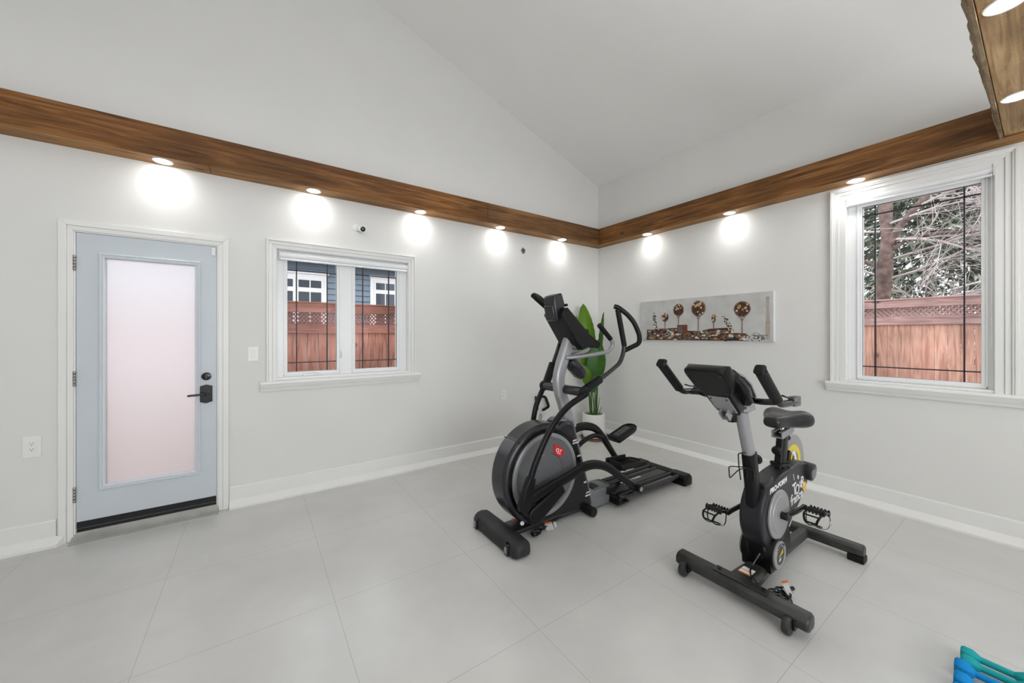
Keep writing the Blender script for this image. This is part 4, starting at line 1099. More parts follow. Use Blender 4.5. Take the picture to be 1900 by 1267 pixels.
# pivot drum with round badges
bm = BM(); cyl(bm, (-1.715, c - .080, .165), (-1.715, c + .080, .165), .083, bev=.006, seg=40); prism(bm, [(-1.79, .08), (-1.80, .15), (-1.64, .15), (-1.62, .08)], c - .072, c + .072)
dr_ = finish('pivot_drum', bm, 'black', BK, smooth=True)
for s in (-1, 1):
    bm = BM(); lathe(bm, (-1.715, c + s * .080, .165), (0, s, 0), [(.074, 0), (.074, .008), (.070, .011), (.052, .0115), (.050, .009)], 48); bg_ = finish('badge_ring', bm, 'lightdisc', dr_, smooth=True)
    bm = BM(); lathe(bm, (-1.715, c + s * .080, .165), (0, s, 0), [(.0505, .008), (.048, .011), (0, .0115)], 48); finish('badge_face', bm, 'charcoal', dr_, smooth=True)
bm = BM(); yb = c - .0922
for k, h in enumerate((.012, .020, .027, .033)):
    x0 = -1.742 + k * .0135; prism(bm, [(x0, .162 + k * .004), (x0 + .009, .165 + k * .004), (x0 + .009, .165 + k * .004 + h * .62), (x0, .160 + k * .004 + h * .62)], yb, yb - .0012)
finish('badge_stripes', bm, 'yellow', dr_)
bm = BM(); text_bm(bm, 'iFIT', (-1.742, yb, .140), (1, 0, .15), (-.15, 0, 1), .018, .0012, bold=.0008)
for k, ch in enumerate('INCLINE'):
    a_ = math.radians(140 - k * 15); text_bm(bm, ch, (-1.715 + .058 * math.cos(a_) - .004, yb, .165 + .058 * math.sin(a_)), (math.sin(a_), 0, -math.cos(a_)), (math.cos(a_), 0, math.sin(a_)), .015, .0012, bold=.0006, mi=1)
finish('badge_lettering', bm, ['white', 'black'], dr_)
bm = BM(); prism(bm, [(-1.66, .09), (-1.63, .22), (-1.50, .26), (-1.44, .20), (-1.42, .09)], c - .045, c + .045); finish('rear_bracket', bm, 'black', BK, bevel=.012)
bm = BM(); quadbox(bm, -1.80, -1.66, c - .05, c + .05, .13, .24); finish('lower_yoke', bm, 'gloss', BK, bevel=.015)
bm = BM(); quadbox(bm, -1.775, -1.765, c - .072, c - .055, .185, .190); finish('red_mark', bm, 'red', BK)

# main shroud
kx, kz, kr = -1.668, .370, .200
ply = [(kx + kr * math.cos(math.radians(a)), kz + kr * math.sin(math.radians(a))) for a in range(140, 290, 6)]
ply = [(-1.780, .535), (-1.812, .515)] + ply + [(-1.50, .225), (-1.40, .300), (-1.27, .385), (-1.200, .44), (-1.185, .52), (-1.205, .560), (-1.25, .582), (-1.34, .590), (-1.58, .570)]
bm = BM(); prism(bm, ply, c - .058, c + .058)
sh = finish('shroud', bm, 'lilacgrey', BK, bevel=.014, seg=3)
for m_ in sh.modifiers: m_.angle_limit = math.radians(50)
bm = BM(); prism(bm, [(-1.745, .5415), (-1.665, .5595), (-1.665, .5610), (-1.745, .5432)], c - .032, c + .030, 'xz', 0); prism(bm, [(-1.708, .5505), (-1.703, .5515), (-1.703, .5535), (-1.708, .5525)], c - .032, c + .030, 'xz', 1); finish('warning_label', bm, ['white', 'red'], sh)
yl = c - .0585
bm = BM(); text_bm(bm, 'PRO-FORM', (-1.768, yl, .503), (1, 0, .09), (-.09, 0, 1), .039, .0010, shear=.12, bold=.0016, wscale=1.20); o = finish('lettering', bm, 'white', sh)
bm = BM()
text_bm(bm, 'l', (-1.432, yl, .508), (1, 0, -.35), (-.38, 0, 1), .062, .0010, bold=.0008); text_bm(bm, 'e', (-1.375, yl, .500), (1, 0, 0), (-.2, 0, 1), .050, .0010, bold=.0008)
text_bm(bm, 'de', (-1.468, yl, .415), (1, 0, .15), (-.15, 0, 1), .020, .0010)
text_bm(bm, 'T', (-1.443, yl, .412), (1, 0, .12), (-.2, 0, 1), .105, .0010, bold=.0012, wscale=.95)
text_bm(bm, 'O', (-1.408, yl, .408), (1, 0, .12), (-.1, 0, 1), .085, .0010, bold=.0012, wscale=.95)
text_bm(bm, 'u', (-1.342, yl, .440), (1, 0, .10), (-.1, 0, 1), .085, .0010, bold=.0012, wscale=.75)
text_bm(bm, 'R', (-1.315, yl, .432), (1, 0, .10), (-.1, 0, 1), .100, .0010, bold=.0012, wscale=.85)
text_bm(bm, 'france', (-1.478, yl, .360), (1, 0, .10), (-.10, 0, 1), .078, .0010, bold=.0014, wscale=.98)
text_bm(bm, 'INDOOR CYCLE', (-1.500, yl, .246), (1, 0, .72), (-.72, 0, 1), .018, .0010, bold=.0004)
finish('tour_lettering', bm, 'white', sh)
bm = BM(); prism(bm, arc(-1.262, .432, .029, 0, 350, 30), yl, yl - .0008); finish('yellow_dot', bm, 'amber', sh)
# crank discs, cranks, pedals
for s in (-1, 1):
    bm = BM(); lathe(bm, (kx, c + s * .060, kz), (0, s, 0), [(.135, 0), (.135, .008), (.131, .012), (.104, .012), (.100, .016), (.05, .018), (0, .018)], 56)
    dk_ = finish('crank_disc', bm, 'lightdisc', BK, smooth=True)
    ux = 1 if s < 0 else -1
    py = c + s * .128
    p0 = Vector((kx, c + s * .088, kz)); p1 = Vector((kx + ux * .168, py, kz + ux * .022))
    bm = BM(); cyl(bm, p0 - Vector((0, s * .02, 0)), p0 + Vector((0, s * .022, 0)), .022, bev=.003, seg=8)
    sweep(bm, spline([p0 + Vector((0, s * .008, 0)), p0 + Vector((ux * .03, s * .012, .003)), p0.lerp(p1, .6) + Vector((0, s * .008, 0)), p1], 6), .014, .009, up=(0, 1, 0), square=.3)
    cyl(bm, p1 - Vector((0, s * .006, 0)), p1 + Vector((0, s * .012, 0)), .014)
    ck = finish('crank_arm', bm, 'gloss', BK, smooth=True)
    # cage pedal, toe cage hanging down
    q = p1 + Vector((0, s * .062, 0)); bm = BM()
    cyl(bm, p1, q + Vector((0, s * .035, 0)), .009)
    a = math.radians(-14 if s < 0 else -14); ux_ = Vector((math.cos(a), 0, math.sin(a))); uz_ = Vector((-math.sin(a), 0, math.cos(a))); uy = Vector((0, 1, 0))
    for e in (-1, 1):
        obb(bm, q + ux_ * e * .040, (.0035, .046, .011), (ux_, uy, uz_))
        obb(bm, q + uy * e * .045, (.040, .004, .008), (ux_, uy, uz_))
        for k in range(6):
            for u_ in (-1, 1): obb(bm, q + ux_ * e * .040 + uy * (-.040 + k * .016) + uz_ * u_ * .013, (.0035, .0045, .0045), (ux_, uy, uz_))
    obb(bm, q, (.040, .010, .009), (ux_, uy, uz_))
    pd = finish('pedal', bm, 'gloss', BK, bevel=.0012)
    # toe cage
    f = -1
    bm = BM()
    A_ = q + ux_ * f * .042
    arch = [A_ + uy * .040, A_ + uy * .045 + ux_ * f * .035 - uz_ * .02, A_ + uy * .038 + ux_ * f * .045 - uz_ * .055, A_ + ux_ * f * .046 - uz_ * .070, A_ - uy * .038 + ux_ * f * .045 - uz_ * .055, A_ - uy * .045 + ux_ * f * .035 - uz_ * .02, A_ - uy * .040]
    # cage sides run under the pedal
    c1 = [q + ux_ * f * .04 + uy * .036 - uz_ * .008, q + ux_ * f * .085 + uy * .034 - uz_ * .025, q + ux_ * f * .088 + uy * .025 - uz_ * .060, q + ux_ * f * .03 + uy * .022 - uz_ * .082, q - ux_ * f * .015 + uy * .020 - uz_ * .080]
    c2 = [Vector(p) - uy * 2 * (Vector(p) - q).dot(uy) for p in c1]
    for cc in (c1, c2): sweep(bm, spline(cc, 5), .0035, .006, up=(0, 1, 0), seg=8)
    for a1, a2 in ((1, 1), (2, 2), (4, 4)): sweep(bm, [c1[a1], c2[a2]], .006, .004, up=(0, 0, 1), seg=8)
    finish('toe_cage', bm, 'black', pd, smooth=True)
    bm = BM()
    yy = s * .050
    sweep(bm, spline([q + uy * yy - ux_ * f * .010 + uz_ * .0, q + uy * yy * 1.12 - ux_ * f * .012 - uz_ * .040, q + uy * yy * .9 - ux_ * f * .012 - uz_ * .080, q - ux_ * f * .012 - uz_ * .088, q - uy * yy * .9 - ux_ * f * .012 - uz_ * .075, q - uy * yy - ux_ * f * .01 - uz_ * .0], 5), .0014, .0065, up=ux_, seg=8)
    st_ = finish('strap', bm, 'softblack', pd, smooth=True)
    bm = BM(); obb(bm, q + uy * yy * 1.16 - ux_ * f * .012 - uz_ * .045, (.009, .003, .012), (ux_, uy, uz_)); finish('buckle', bm, 'chrome', pd, bevel=.001)

# flywheel
fx, fy, fz, fr = -1.140, c + .050, .512, .203
bm = BM(); lathe(bm, (fx, fy - .008, fz), (0, 1, 0), [(0, 0), (.04, 0), (.198, 0), (fr, .004), (fr, .014), (.198, .018), (0, .018)], 72); fw = finish('flywheel', bm, 'lightdisc', BK, smooth=True)
def ring_poly(bm, cx, cz, r0, r1, a0, a1, y0, y1, mi=0, n=36):
    o_ = arc(cx, cz, r1, a0, a1, n); i_ = list(reversed(arc(cx, cz, r0, a0, a1, n))); pts = o_ + i_
    for k in range(n):
        q = [o_[k], o_[k + 1], i_[n - k - 1], i_[n - k]]
        prism(bm, q, y0, y1, 'xz', mi)
bm = BM(); ring_poly(bm, fx, fz, .098, .135, 0, 359.9, fy - .0085, fy - .0095); finish('yellow_ring', bm, 'yellow', fw)
bm = BM(); prism(bm, [(fx - .085, fz - .04), (fx - .06, fz - .06), (fx + .02, fz + .06), (fx + .06, fz - .03), (fx + .085, fz - .02), (fx + .035, fz + .092), (fx - .005, fz + .092)], fy - .0085, fy - .0097); finish('white_mark', bm, 'white', fw)
bm = BM(); ring_poly(bm, fx, fz, .150, .1705, 138, 185, fy - .047, fy - .010, 0, 12); ring_poly(bm, fx, fz, .125, .170, 138, 185, fy - .046, fy - .010, 1, 12); ring_poly(bm, fx, fz, .170, .206, 140, 185, fy - .046, fy + .018, 1, 12)
finish('flywheel_guard', bm, ['yellow', 'black'], BK)
bm = BM(); cyl(bm, (-1.185, c - .085, .507), (-1.185, c - .02, .512), .055, bev=.008, seg=36); hub = finish('hub_cover', bm, 'lilacgrey', BK, smooth=True)
bm = BM(); cyl(bm, (-1.185, c - .0865, .507), (-1.185, c - .083, .507), .040, bev=.002, seg=36); finish('hub_cap', bm, 'greyplast', hub, smooth=True)

# seat post, slider, saddle
tube('seat_post', [(-1.470, c, .57), (-1.428, c, .764)], .042, BK, 'black', rv=.024, square=.45, seg=20)
bm = BM(); lathe(bm, (-1.465, c, .597), (.2, 0, 1), [(.052, -.012), (.052, .002), (.046, .006)], 28); finish('post_collar', bm, 'black', BK, smooth=True)
bm = BM()
sx = Vector((1, 0, .11)).normalized(); sz = Vector((-.11, 0, 1)).normalized()
P0 = Vector((-1.425, c, .780))
for a_, b_, ha, hb in ((0, -.010, .028, .004), (-.026, .006, .004, .020), (.026, .006, .004, .020)):
    obb(bm, P0 + Vector((0, a_, 0)) + sz * b_, (.088, ha if a_ == 0 else .004, hb), (sx, (0, 1, 0), sz))
obb(bm, P0 + Vector((0, -.018, 0)) + sz * .024, (.088, .009, .003), (sx, (0, 1, 0), sz)); obb(bm, P0 + Vector((0, .018, 0)) + sz * .024, (.088, .009, .003), (sx, (0, 1, 0), sz))
finish('seat_slider', bm, 'silver', BK, bevel=.002)
tube('seat_clamp', [(-1.44, c, .790), (-1.43, c, .830)], .014, BK, 'chrome', seg=14)
# saddle: lofted outline
bm = BM()
secs = [(-1.605, .034, .845, .885), (-1.590, .046, .828, .896), (-1.540, .054, .822, .905), (-1.480, .070, .820, .906), (-1.430, .100, .816, .912), (-1.380, .128, .808, .922), (-1.335, .138, .802, .924), (-1.300, .124, .806, .912), (-1.280, .085, .830, .885)]
rings = []
for x, hw, zb, zt in secs:
    ring = []
    for k in range(16):
        th_ = 2 * PI * k / 16; cy_, sy_ = math.cos(th_), math.sin(th_)
        yv = hw * math.copysign(abs(cy_) ** .75, cy_); m_ = (zb + zt) / 2; h_ = (zt - zb) / 2
        zv = m_ + h_ * math.copysign(abs(sy_) ** .7, sy_)
        if sy_ > .3 and hw > .06: zv -= .026 * max(0, 1 - abs(yv) / .055) * min(1, (hw - .06) / .05)
        if sy_ < 0: zv += .0
        ring.append(bm.verts.new((x, c + yv, zv)))
    rings.append(ring)
for A, B in zip(rings, rings[1:]):
    for k in range(16): bm.faces.new((A[k], A[(k + 1) % 16], B[(k + 1) % 16], B[k]))
bm.faces.new(rings[0]); bm.faces.new(list(reversed(rings[-1])))
finish('saddle', bm, 'leatherette', BK, subsurf=2)
def knob(name, a, b, r, stem_r=.008, m='softblack'):
    bm = BM(); a, b = Vector(a), Vector(b); d = (b - a).normalized(); cyl(bm, a, b, stem_r); 
    lathe(bm, b, d, [(0, -.004), (r * .8, -.002), (r, .008), (r, .022), (r * .8, .032), (r * .35, .036), (0, .036)], 24)
    return finish(name, bm, m, BK, smooth=True)
knob('adjust_knob', (-1.475, c, .695), (-1.500, c, .688), .026)
knob('adjust_knob', (-1.405, c - .0, .745), (-1.375, c, .740), .018)
# front post
tube('handlebar_post', [(-1.850, c, .66), (-1.985, c, 1.005)], .034, BK, 'silver', rv=.026, square=.3, seg=20)
tube('post_sleeve', [(-1.800, c, .345), (-1.812, c, .40), (-1.842, c, .56), (-1.876, c, .735)], .040, BK, 'black', rv=.032, square=.35, seg=20)
bm = BM(); lathe(bm, (-1.800, c, .352), (.22, 0, -1), [(.036, 0), (.034, .012), (.022, .024), (0, .028)], 24); finish('sleeve_end', bm, 'black', BK, smooth=True)
bm = BM(); prism(bm, [(-1.80, .56), (-1.77, .40), (-1.69, .40), (-1.69, .585)], c - .050, c + .050); finish('sleeve_socket', bm, 'lilacgrey', BK, bevel=.010)
knob('adjust_knob', (-1.835, c - .0, .690), (-1.800, c - .0, .685), .027)
# bottle cage wire
bm = BM()
sweep(bm, fillet([(-1.905, c + .03, .585), (-1.925, c + .03, .66), (-1.935, c + .03, .735), (-1.925, c + .0, .745), (-1.905, c + .0, .735), (-1.895, c + .0, .60)], .012), .003, seg=8)
sweep(bm, fillet([(-1.885, c - .03, .590), (-1.895, c - .03, .655), (-1.945, c - .0, .672), (-1.985, c + .055, .668), (-1.975, c + .055, .600), (-1.93, c + .03, .645), (-1.90, c + .0, .66)], .012), .003, seg=8)
finish('bottle_cage', bm, 'gloss', BK, smooth=True)

# console
bx_ = Vector((-.32, 0, .27)).normalized()          # up the tilted back face
bn = Vector((-.27, 0, -.32)).normalized()          # outward normal of the back
def cpt(u, y, d): return Vector((-2.085, c + y, 1.003)) + bx_ * u + bn * d
bm = BM()
out_ = [(-.015, .050), (.02, .062), (.10, .066), (.165, .070), (.195, .088), (.215, .092), (.310, .097), (.338, .093), (.350, .084), (.354, .070)]
def loop(sc, d, extra=0): return [bm.verts.new(cpt(u, w_ * sc + extra, d)) for u, w_ in out_] + [bm.verts.new(cpt(u, -w_ * sc - extra, d)) for u, w_ in reversed(out_)]
def loopt(sc, d, cut): return [bm.verts.new(cpt(min(u, cut), w_ * sc, d)) for u, w_ in out_] + [bm.verts.new(cpt(min(u, cut), -w_ * sc, d)) for u, w_ in reversed(out_)]
r0 = loop(.94, .030); r1 = loop(1., .020); r2 = loopt(1.03, -.030, .322); r3 = loopt(.97, -.045, .302)
n = len(r0)
for A, B in ((r0, r1), (r1, r2), (r2, r3)):
    for k in range(n): bm.faces.new((A[k], A[(k + 1) % n], B[(k + 1) % n], B[k]))
bm.faces.new(r0); bm.faces.new(list(reversed(r3)))
kc = finish('console', bm, 'black', BK, bevel=.008, seg=3)
bm = BM()
out_ = [(.00, .085), (.04, .112), (.14, .122), (.20, .112), (.245, .085)]
r0 = loop(1., -.020); r1 = loop(1., -.060); r2 = loop(.90, -.075); n = len(r0)
for A, B in ((r0, r1), (r1, r2)):
    for k in range(n): bm.faces.new((A[k], A[(k + 1) % n], B[(k + 1) % n], B[k]))
bm.faces.new(r0); bm.faces.new(list(reversed(r2)))
finish('console_front', bm, 'gloss', kc, bevel=.010)
bm = BM(); out_ = [(.01, .088), (.04, .116), (.14, .126), (.20, .116), (.235, .088)]
r0 = loop(1., -.058); r1 = loop(1., -.068); n = len(r0)
for k in range(n): bm.faces.new((r0[k], r0[(k + 1) % n], r1[(k + 1) % n], r1[k]))
bm.faces.new(r0); bm.faces.new(list(reversed(r1)))
finish('silver_trim', bm, 'silver', kc)
bm = BM(); obb(bm, cpt(.080, 0, .032), (.066, .048, .003), (bx_, (0, 1, 0), bn)); pl2 = finish('back_plate', bm, 'silver', kc, bevel=.001)
bm = BM()
for u, y in ((.032, -.038), (.032, .038), (.130, -.038), (.130, .038), (.322, -.076), (.322, .076), (.185, -.060), (.185, .060)):
    p = cpt(u, y, .029); bm = BM(); cyl(bm, p, p + bn * .008, .005, seg=10)
    finish('screw', bm, 'slot', kc, smooth=True)
bm = BM(); obb(bm, cpt(.012, .022, .048), (.030, .003, .018), (bx_, (0, 1, 0), bn)); obb(bm, cpt(.012, -.012, .048), (.030, .003, .018), (bx_, (0, 1, 0), bn)); obb(bm, cpt(-.012, .005, .048), (.003, .020, .018), (bx_, (0, 1, 0), bn))
finish('mount_bracket', bm, 'silver', kc, bevel=.001)
bm = BM(); quadbox(bm, -2.06, -1.93, c - .055, c + .055, .985, 1.0); prism(bm, [(-2.01, .97), (-1.93, .985), (-1.925, 1.02), (-2.02, 1.01)], c - .05, c + .05); finish('handlebar_clamp', bm, 'silver', BK, bevel=.003)
bm = BM(); cyl(bm, (-2.045, c + .012, .985), (-2.040, c + .012, .925), .024, bev=.004, seg=16); finish('clamp_knob', bm, 'black', BK, smooth=True)
# handlebars
hw = .205
hb = tube('handlebar', [(-2.02, c - hw, 1.055), (-2.06, c - hw * .6, 1.050), (-2.00, c - .06, 1.045), (-2.00, c + .06, 1.045), (-2.06, c + hw * .6, 1.050), (-2.02, c + hw, 1.055)], .0155, BK, 'gloss', up=(0, 0, 1), fil=.05)
for s in (-1, 1):
    y = c + s * .232
    hn = tube('side_bar', [(-1.965, y, 1.058), (-2.02, y, 1.055), (-2.13, y, 1.062), (-2.185, y, 1.100), (-2.215, y, 1.130)], .0165, hb, 'gloss', fil=.04)
    tube('cross_stub', [(-2.03, c + s * .19, 1.055), (-2.06, y, 1.056)], .0150, hb, 'gloss')
    tube('grip', [(-2.165, y, 1.085), (-2.330, y, 1.225)], .0235, hb, 'softblack', seg=18)
    bm = BM(); obb(bm, (-2.336, y + (0 if s < 0 else -.006), 1.230), (.012, .0225 if s < 0 else .026, .0235), (Vector((-.76, 0, .64)), (0, 1, 0), Vector((.64, 0, .76)))); finish('end_cap', bm, 'softblack', hb, bevel=.012, seg=3)
    bm = BM(); quadbox(bm, -1.985, -1.925, y - .016, y + .014, 1.036, 1.082); quadbox(bm, -2.0, -1.985, y - .016, y + .014, 1.038, 1.080); finish('shifter', bm, 'disc', hb, bevel=.003)
    tube('shifter_lever', [(-1.99, y, 1.084), (-2.05, y, 1.086), (-2.10, y, 1.098)], .004, hb, 'gloss', rv=.008)

# cord on the floor beside the bike
bm = BM(); sweep(bm, spline(coil(-1.855, -2.905, .052, 4, seed=3, sq=.8) + coil(-1.79, -2.895, .034, 2, seed=5, sq=.9), 3), .0042, seg=8)
sweep(bm, spline([(-1.745, c - .03, .235), (-1.80, c - .02, .17), (-1.86, c - .005, .112), (-1.93, c - .03, .107), (-1.965, c - .07, .105), (-1.965, c - .11, .05), (-1.93, c - .14, .014)], 6), .0040, seg=8)
sweep(bm, [(-1.735, -2.905, .014), (-1.705, -2.915, .014)], .010, seg=8)
co = finish('power_cord', bm, 'gloss', BK, smooth=True)
bm = BM(); V_ = [(-1.80, -2.925, .012), (-1.775, -2.940, .012), (-1.750, -2.905, .055), (-1.780, -2.888, .055)]; f0 = [bm.verts.new(v) for v in V_]; bm.faces.new(f0)
bmesh.ops.solidify(bm, geom=bm.faces[:], thickness=.001); tg = finish('paper_tag', bm, 'white', co)
bm = BM(); V_ = [(-1.781, -2.889, .054), (-1.749, -2.906, .054), (-1.745, -2.902, .064), (-1.777, -2.885, .064)]; f0 = [bm.verts.new(v) for v in V_]; bm.faces.new(f0)
bmesh.ops.solidify(bm, geom=bm.faces[:], thickness=.0012); finish('orange_band', bm, 'orange', co)

# ================================================================== DUMBBELLS
def dumbbell(cx, cy, L, hr, mname, label, ang=PI / 2, vis=True):
    t = thing('dumbbell', label, 'dumbbell', (cx, cy, hr * .93), 'small dumbbells lined up on the floor')
    ax = Vector((math.cos(ang), math.sin(ang), 0)); O = Vector((cx, cy, hr * .93))
    bm = BM(); cyl(bm, O - ax * (L / 2 - .02), O + ax * (L / 2 - .02), .0125, seg=16); finish('handle', bm, mname, t, smooth=True)
    for s in (-1, 1):
        bm = BM(); u = ax * s; side = u.cross(Vector((0, 0, 1))); up = Vector((0, 0, 1))
        rings = []
        for d, r in ((L / 2 - .056, .013), (L / 2 - .040, hr * .80), (L / 2 - .032, hr), (L / 2 - .009, hr), (L / 2, hr * .80)):
            rings.append([bm.verts.new(O + u * d + (side * math.cos(a_) + up * math.sin(a_)) * r) for a_ in [PI / 6 + k * PI / 3 for k in range(6)]])
        for A, B in zip(rings, rings[1:]):
            for k in range(6): bm.faces.new((A[k], A[(k + 1) % 6], B[(k + 1) % 6], B[k]))
        bm.faces.new(rings[0]); bm.faces.new(list(reversed(rings[-1])))
        finish('weight_head', bm, mname, t, bevel=.005, seg=3)
    return t
dumbbell(-1.612, -3.575, .19, .030, 'teal', 'teal dumbbell at the far end of the row, nearest the wall')
dumbbell(-1.672, -3.580, .19, .030, 'teal', 'second teal dumbbell, lying against the blue one')
dumbbell(-1.742, -3.575, .20, .036, 'blue', 'larger blue dumbbell beside the teal pair')
dumbbell(-1.832, -3.582, .20, .036, 'blue', 'blue dumbbell nearest the camera, cut off by the bottom edge')
dumbbell(-1.915, -3.585, .20, .036, 'blue', 'blue dumbbell just out of the bottom of the picture')

# ================================================================== OUTSIDE
GZ = -.25
bm = BM(); quadbox(bm, -14, 24, WT, 16, GZ - .1, GZ); quadbox(bm, WT, 24, -14, WT, GZ - .1, GZ)
struct(finish('ground', bm, 'ground'), 'garden ground outside', 'ground')


def fence(name_label, axis, a0, a1, d, top, pitch, bm_board, bm_rail, seed, dims, gap=.0022, lw=.026):
    """dims: z of cap bottom, lattice bottom, rail bottom"""
    t = thing('wooden_fence', name_label, 'fence', ((a0 + a1) / 2, d, GZ) if axis == 'x' else (d, (a0 + a1) / 2, GZ))
    zc1, zl0, zr0 = dims; q = random.Random(seed)
    def bx(bm, u0, u1, e0, e1, z0, z1): quadbox(bm, u0, u1, d + e0, d + e1, z0, z1) if axis == 'x' else quadbox(bm, d + e0, d + e1, u0, u1, z0, z1)
    n = int((a1 - a0) / pitch); kinds = []
    for k in range(n):
        u = a0 + k * pitch; bm = BM(); g = gap + q.uniform(0, gap)
        bx(bm, u + g, u + pitch - g, q.uniform(-.003, .003), .02, GZ + .02, zr0 + .03)
        o = finish('fence_board', bm, bm_board, t, bevel=.002)
        if not 100 > k: o['kind'] = 'stuff'
    bm = BM(); bx(bm, a0, a1, -.02, .035, zr0, zl0); finish('lower_rail', bm, bm_rail, t, bevel=.003)
    bm = BM(); bx(bm, a0, a1, -.03, .045, zc1, top); bx(bm, a0, a1, -.045, .06, top - .018, top); finish('top_rail', bm, bm_rail, t, bevel=.003)
    bm = BM(); h = zc1 - zl0; st = .075
    k = a0
    while k < a1:
        for sgn in (1, -1):
            w_ = lw; off = .006 if sgn > 0 else .016
            pts = [(k, zl0 - .01), (k + w_, zl0 - .01), (k + w_ + sgn * h, zc1 + .01), (k + sgn * h, zc1 + .01)]
            prism(bm, pts, d + off, d + off + .008, 'xz' if axis == 'x' else 'yz')
        k += st * .62
    finish('lattice', bm, bm_rail, t)
    return t


fence('reddish cedar fence with a lattice top, seen through the double window', 'x', -6.6, -.6, 1.8, 1.812, .128, 'cedar_l', 'cedar_x', 1, (1.674, 1.523, 1.401), .0022, .021)
fence('pinkish cedar fence with a lattice strip, seen through the tall window', 'y', -5.2, -.4, 2.5, 1.828, .0985, 'cedar', 'cedar_y', 2, (1.715, 1.608, 1.502), .0006, .030)

# neighbour's house beyond the left fence
HY = 6.0
h = thing('house', 'blue grey clapboard house with white window trim beyond the left fence', 'house', (-2.5, 7.5, GZ))
bm = BM(); quadbox(bm, -8, 3, HY + .02, HY + 3, GZ, 3.12)
z = GZ
while z < 3.1:
    z1 = z + .137; prism(bm, [(HY + .02, z), (HY - .030, z), (HY + .002, z1), (HY + .02, z1)], -8, 3, 'yz'); z = z1
finish('siding', bm, 'siding', h)
bm = BM(); prism(bm, [(HY - .45, 3.05), (HY - .45, 3.14), (HY + 1.6, 4.3), (HY + 3.4, 3.14), (HY + 3.4, 3.05)], -8.3, 3.3, 'yz'); finish('roof', bm, 'greyplast', h)
def hwin(x0, x1, z0, z1):
    """white double unit: trim x0..x1, z0..z1"""
    bm = BM(); quadbox(bm, x0, x1, HY - .045, HY, z0, z1); tr = finish('window_trim', bm, 'housewhite', h, bevel=.004)
    bm = BM(); quadbox(bm, x0 - .03, x1 + .03, HY - .075, HY, z1 - .02, z1 + .025); finish('head_cap', bm, 'housewhite', h, bevel=.004)
    mid = (x0 + x1) / 2; W_ = (x1 - x0)
    for a, b in ((x0 + .13, mid - .055), (mid + .055, x1 - .13)):
        bm = BM(); quadbox(bm, a - .045, b + .045, HY - .065, HY - .045, z0, z1 - .11); finish('window_sash', bm, 'housewhite', h, bevel=.003)
        for q0, q1 in ((z1 - .33, z1 - .16), (z0 + .0, z1 - .43)):
            bm = BM(); quadbox(bm, a, b, HY - .069, HY - .064, q0, q1); g = finish('window_pane', bm, 'darkglass', h)
            m_ = (a + b) / 2
            bm = BM(); quadbox(bm, m_ - .011, m_ + .011, HY - .073, HY - .066, q0, q1); finish('glazing_bar', bm, 'housewhite', g)
hwin(-3.99, -2.69, 1.1, 2.80)
hwin(-1.705, -.40, 1.1, 2.86)
hwin(-6.4, -5.2, 1.1, 2.82)


# trees beyond the right fence
def branches(bm, p, d, L, r, depth, q, spread=.55, droop=0., seg=6, out=None):
    pts = [p]; cur = p.copy(); dd = d.normalized(); n = 5
    for i in range(n):
        dd = (dd + Vector((q.uniform(-1, 1), q.uniform(-1, 1), q.uniform(-1, 1) - droop)) * .16).normalized(); cur = cur + dd * L / n; pts.append(cur.copy())
    sweep(bm, pts, lambda f: r * (1 - .55 * f), seg=seg if depth > 1 else 4)
    if depth > 0:
        for i in range(1, n + 1):
            for _ in range(2 if depth < 3 else 1):
                nd_ = (dd + Vector((q.uniform(-1, 1), q.uniform(-1, 1), q.uniform(-.8, 1))) * spread * 1.6).normalized()
                branches(bm, pts[i], nd_, L * q.uniform(.42, .68), r * .48, depth - 1, q, spread, droop, seg)


q = random.Random(11)
t = thing('tree', 'thick brown bare tree trunk with a forked limb behind the right fence', 'tree', (4.0, -2.20, GZ))
bm = BM(); sweep(bm, spline([(4.0, -2.23, GZ), (4.0, -2.235, 1.4), (4.02, -2.235, 2.1), (4.0, -2.265, 2.75), (4.05, -2.25, 3.3), (4.1, -2.2, 4.2), (4.1, -2.1, 5.5)], 6), lambda f: .095 * (1 - .35 * f) + .015 * math.sin(f * 20), seg=14)
trk = finish('trunk', bm, 'bark', t, smooth=True)
bm = BM(); sweep(bm, spline([(4.0, -2.28, 2.75), (4.02, -2.42, 3.05), (4.05, -2.62, 3.35), (4.1, -2.95, 3.75), (4.2, -3.4, 4.2)], 6), lambda f: .058 * (1 - .5 * f), seg=10)
sweep(bm, spline([(4.02, -2.28, 2.65), (4.02, -2.55, 2.84), (3.95, -2.9, 2.82), (3.9, -3.3, 2.74), (3.85, -3.8, 2.8)], 6), lambda f: .030 * (1 - .6 * f), seg=8)
sweep(bm, spline([(4.0, -2.2, 2.4), (4.0, -2.05, 2.55), (3.95, -1.8, 2.62), (3.9, -1.5, 2.8)], 6), lambda f: .032 * (1 - .6 * f), seg=8)
finish('limbs', bm, 'bark', t, smooth=True)
bm = BM()
for (s0, d0, L_) in [((4.02, -2.30, 2.55), (-.1, -1, .1), 1.3), ((4.0, -2.35, 2.85), (-.3, -1, -.15), 1.4), ((4.1, -2.7, 3.4), (0, -1, -.35), 1.2), ((4.1, -2.9, 3.7), (-.2, -.5, -.8), 1.1), ((4.0, -2.2, 2.3), (-.3, .8, .4), .9),
                     ((3.9, -3.2, 2.75), (-.2, -.4, -.5), .8), ((4.0, -2.30, 2.25), (-.2, -1, .15), 1.5), ((4.0, -2.3, 3.1), (0, -1, .2), 1.2), ((4.0, -2.2, 3.0), (0, 1, .1), .9), ((4.05, -2.6, 3.3), (-.2, -.7, .3), 1.2)]:
    branches(bm, Vector(s0), Vector(d0), L_, .019, 2, q, .5, .12)
finish('twigs', bm, 'twig', t, smooth=True)
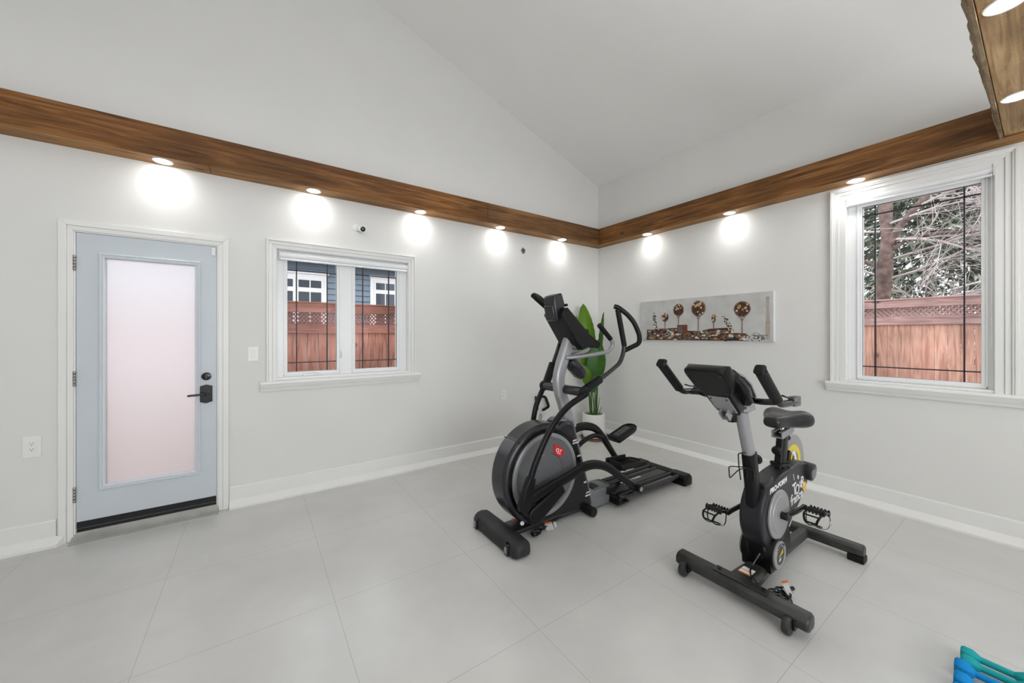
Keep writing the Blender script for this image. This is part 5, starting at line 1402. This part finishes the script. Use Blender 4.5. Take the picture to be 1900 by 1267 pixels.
for k, (bxx, byy, lab) in enumerate(((7.0, -2.7, 'pale leafless shrub of tangled twigs right of the trunk behind the right fence'),)):
    t = thing('bare_tree', lab, 'tree', (bxx, byy, GZ)); bm = BM()
    sweep(bm, [(bxx, byy, GZ), (bxx, byy + .05, 1.6)], .06, seg=8); finish('trunk', bm, 'bark', t, smooth=True)
    bm = BM()
    for j in range(9):
        a = j * .7; branches(bm, Vector((bxx, byy + .05, 1.3 + j * .12)), Vector((math.cos(a) - .2, math.sin(a) * 1.2 + (.2), .35)), 1.15, .018, 2, q, .5, .05)
    finish('twigs', bm, 'twig', t, smooth=True)


def evergreen(x, y, H, R, lab, seed, n=1500, a0=0):
    t = thing('evergreen_tree', lab, 'tree', (x, y, GZ), 'evergreens behind the right fence'); q = random.Random(seed)
    bm = BM(); sweep(bm, [(x, y, GZ), (x, y, GZ + H)], lambda f: .12 * (1 - .85 * f), seg=8); finish('trunk', bm, 'bark', t, smooth=True)
    bm = BM()
    for i in range(n):
        f = q.random() ** .8; z = GZ + .9 + f * (H - .9); r = R * (1 - f * .8) * q.uniform(.35, 1.05); a = q.uniform(0, 2 * PI)
        p = Vector((x + r * math.cos(a), y + r * math.sin(a), z + q.uniform(-.1, .1) - r * .15))
        out_d = Vector((math.cos(a), math.sin(a), -.25)).normalized()
        for k in range(5):
            d = (out_d + Vector((q.uniform(-1, 1), q.uniform(-1, 1), q.uniform(-.9, .5))) * .7).normalized(); L_ = q.uniform(.20, .45); s = d.cross(Vector((q.uniform(-1, 1), q.uniform(-1, 1), 1))).normalized() * q.uniform(.02, .045)
            v = [bm.verts.new(p + s), bm.verts.new(p - s), bm.verts.new(p + d * L_ - s * .3), bm.verts.new(p + d * L_ + s * .3)]
            bm.faces.new(v)
    finish('foliage', bm, 'needle', t)


evergreen(11.6, -1.8, 10.5, 2.7, 'dark green evergreen behind the bare twigs, right of the trunk', 1, 5200)
evergreen(16.5, 3.6, 9.5, 2.3, 'evergreen glimpsed left of the trunk behind the right fence', 2, 3000)
evergreen(17.6, -2.4, 11.5, 3.0, 'evergreen farthest right behind the fence seen in the tall window', 3, 3600)
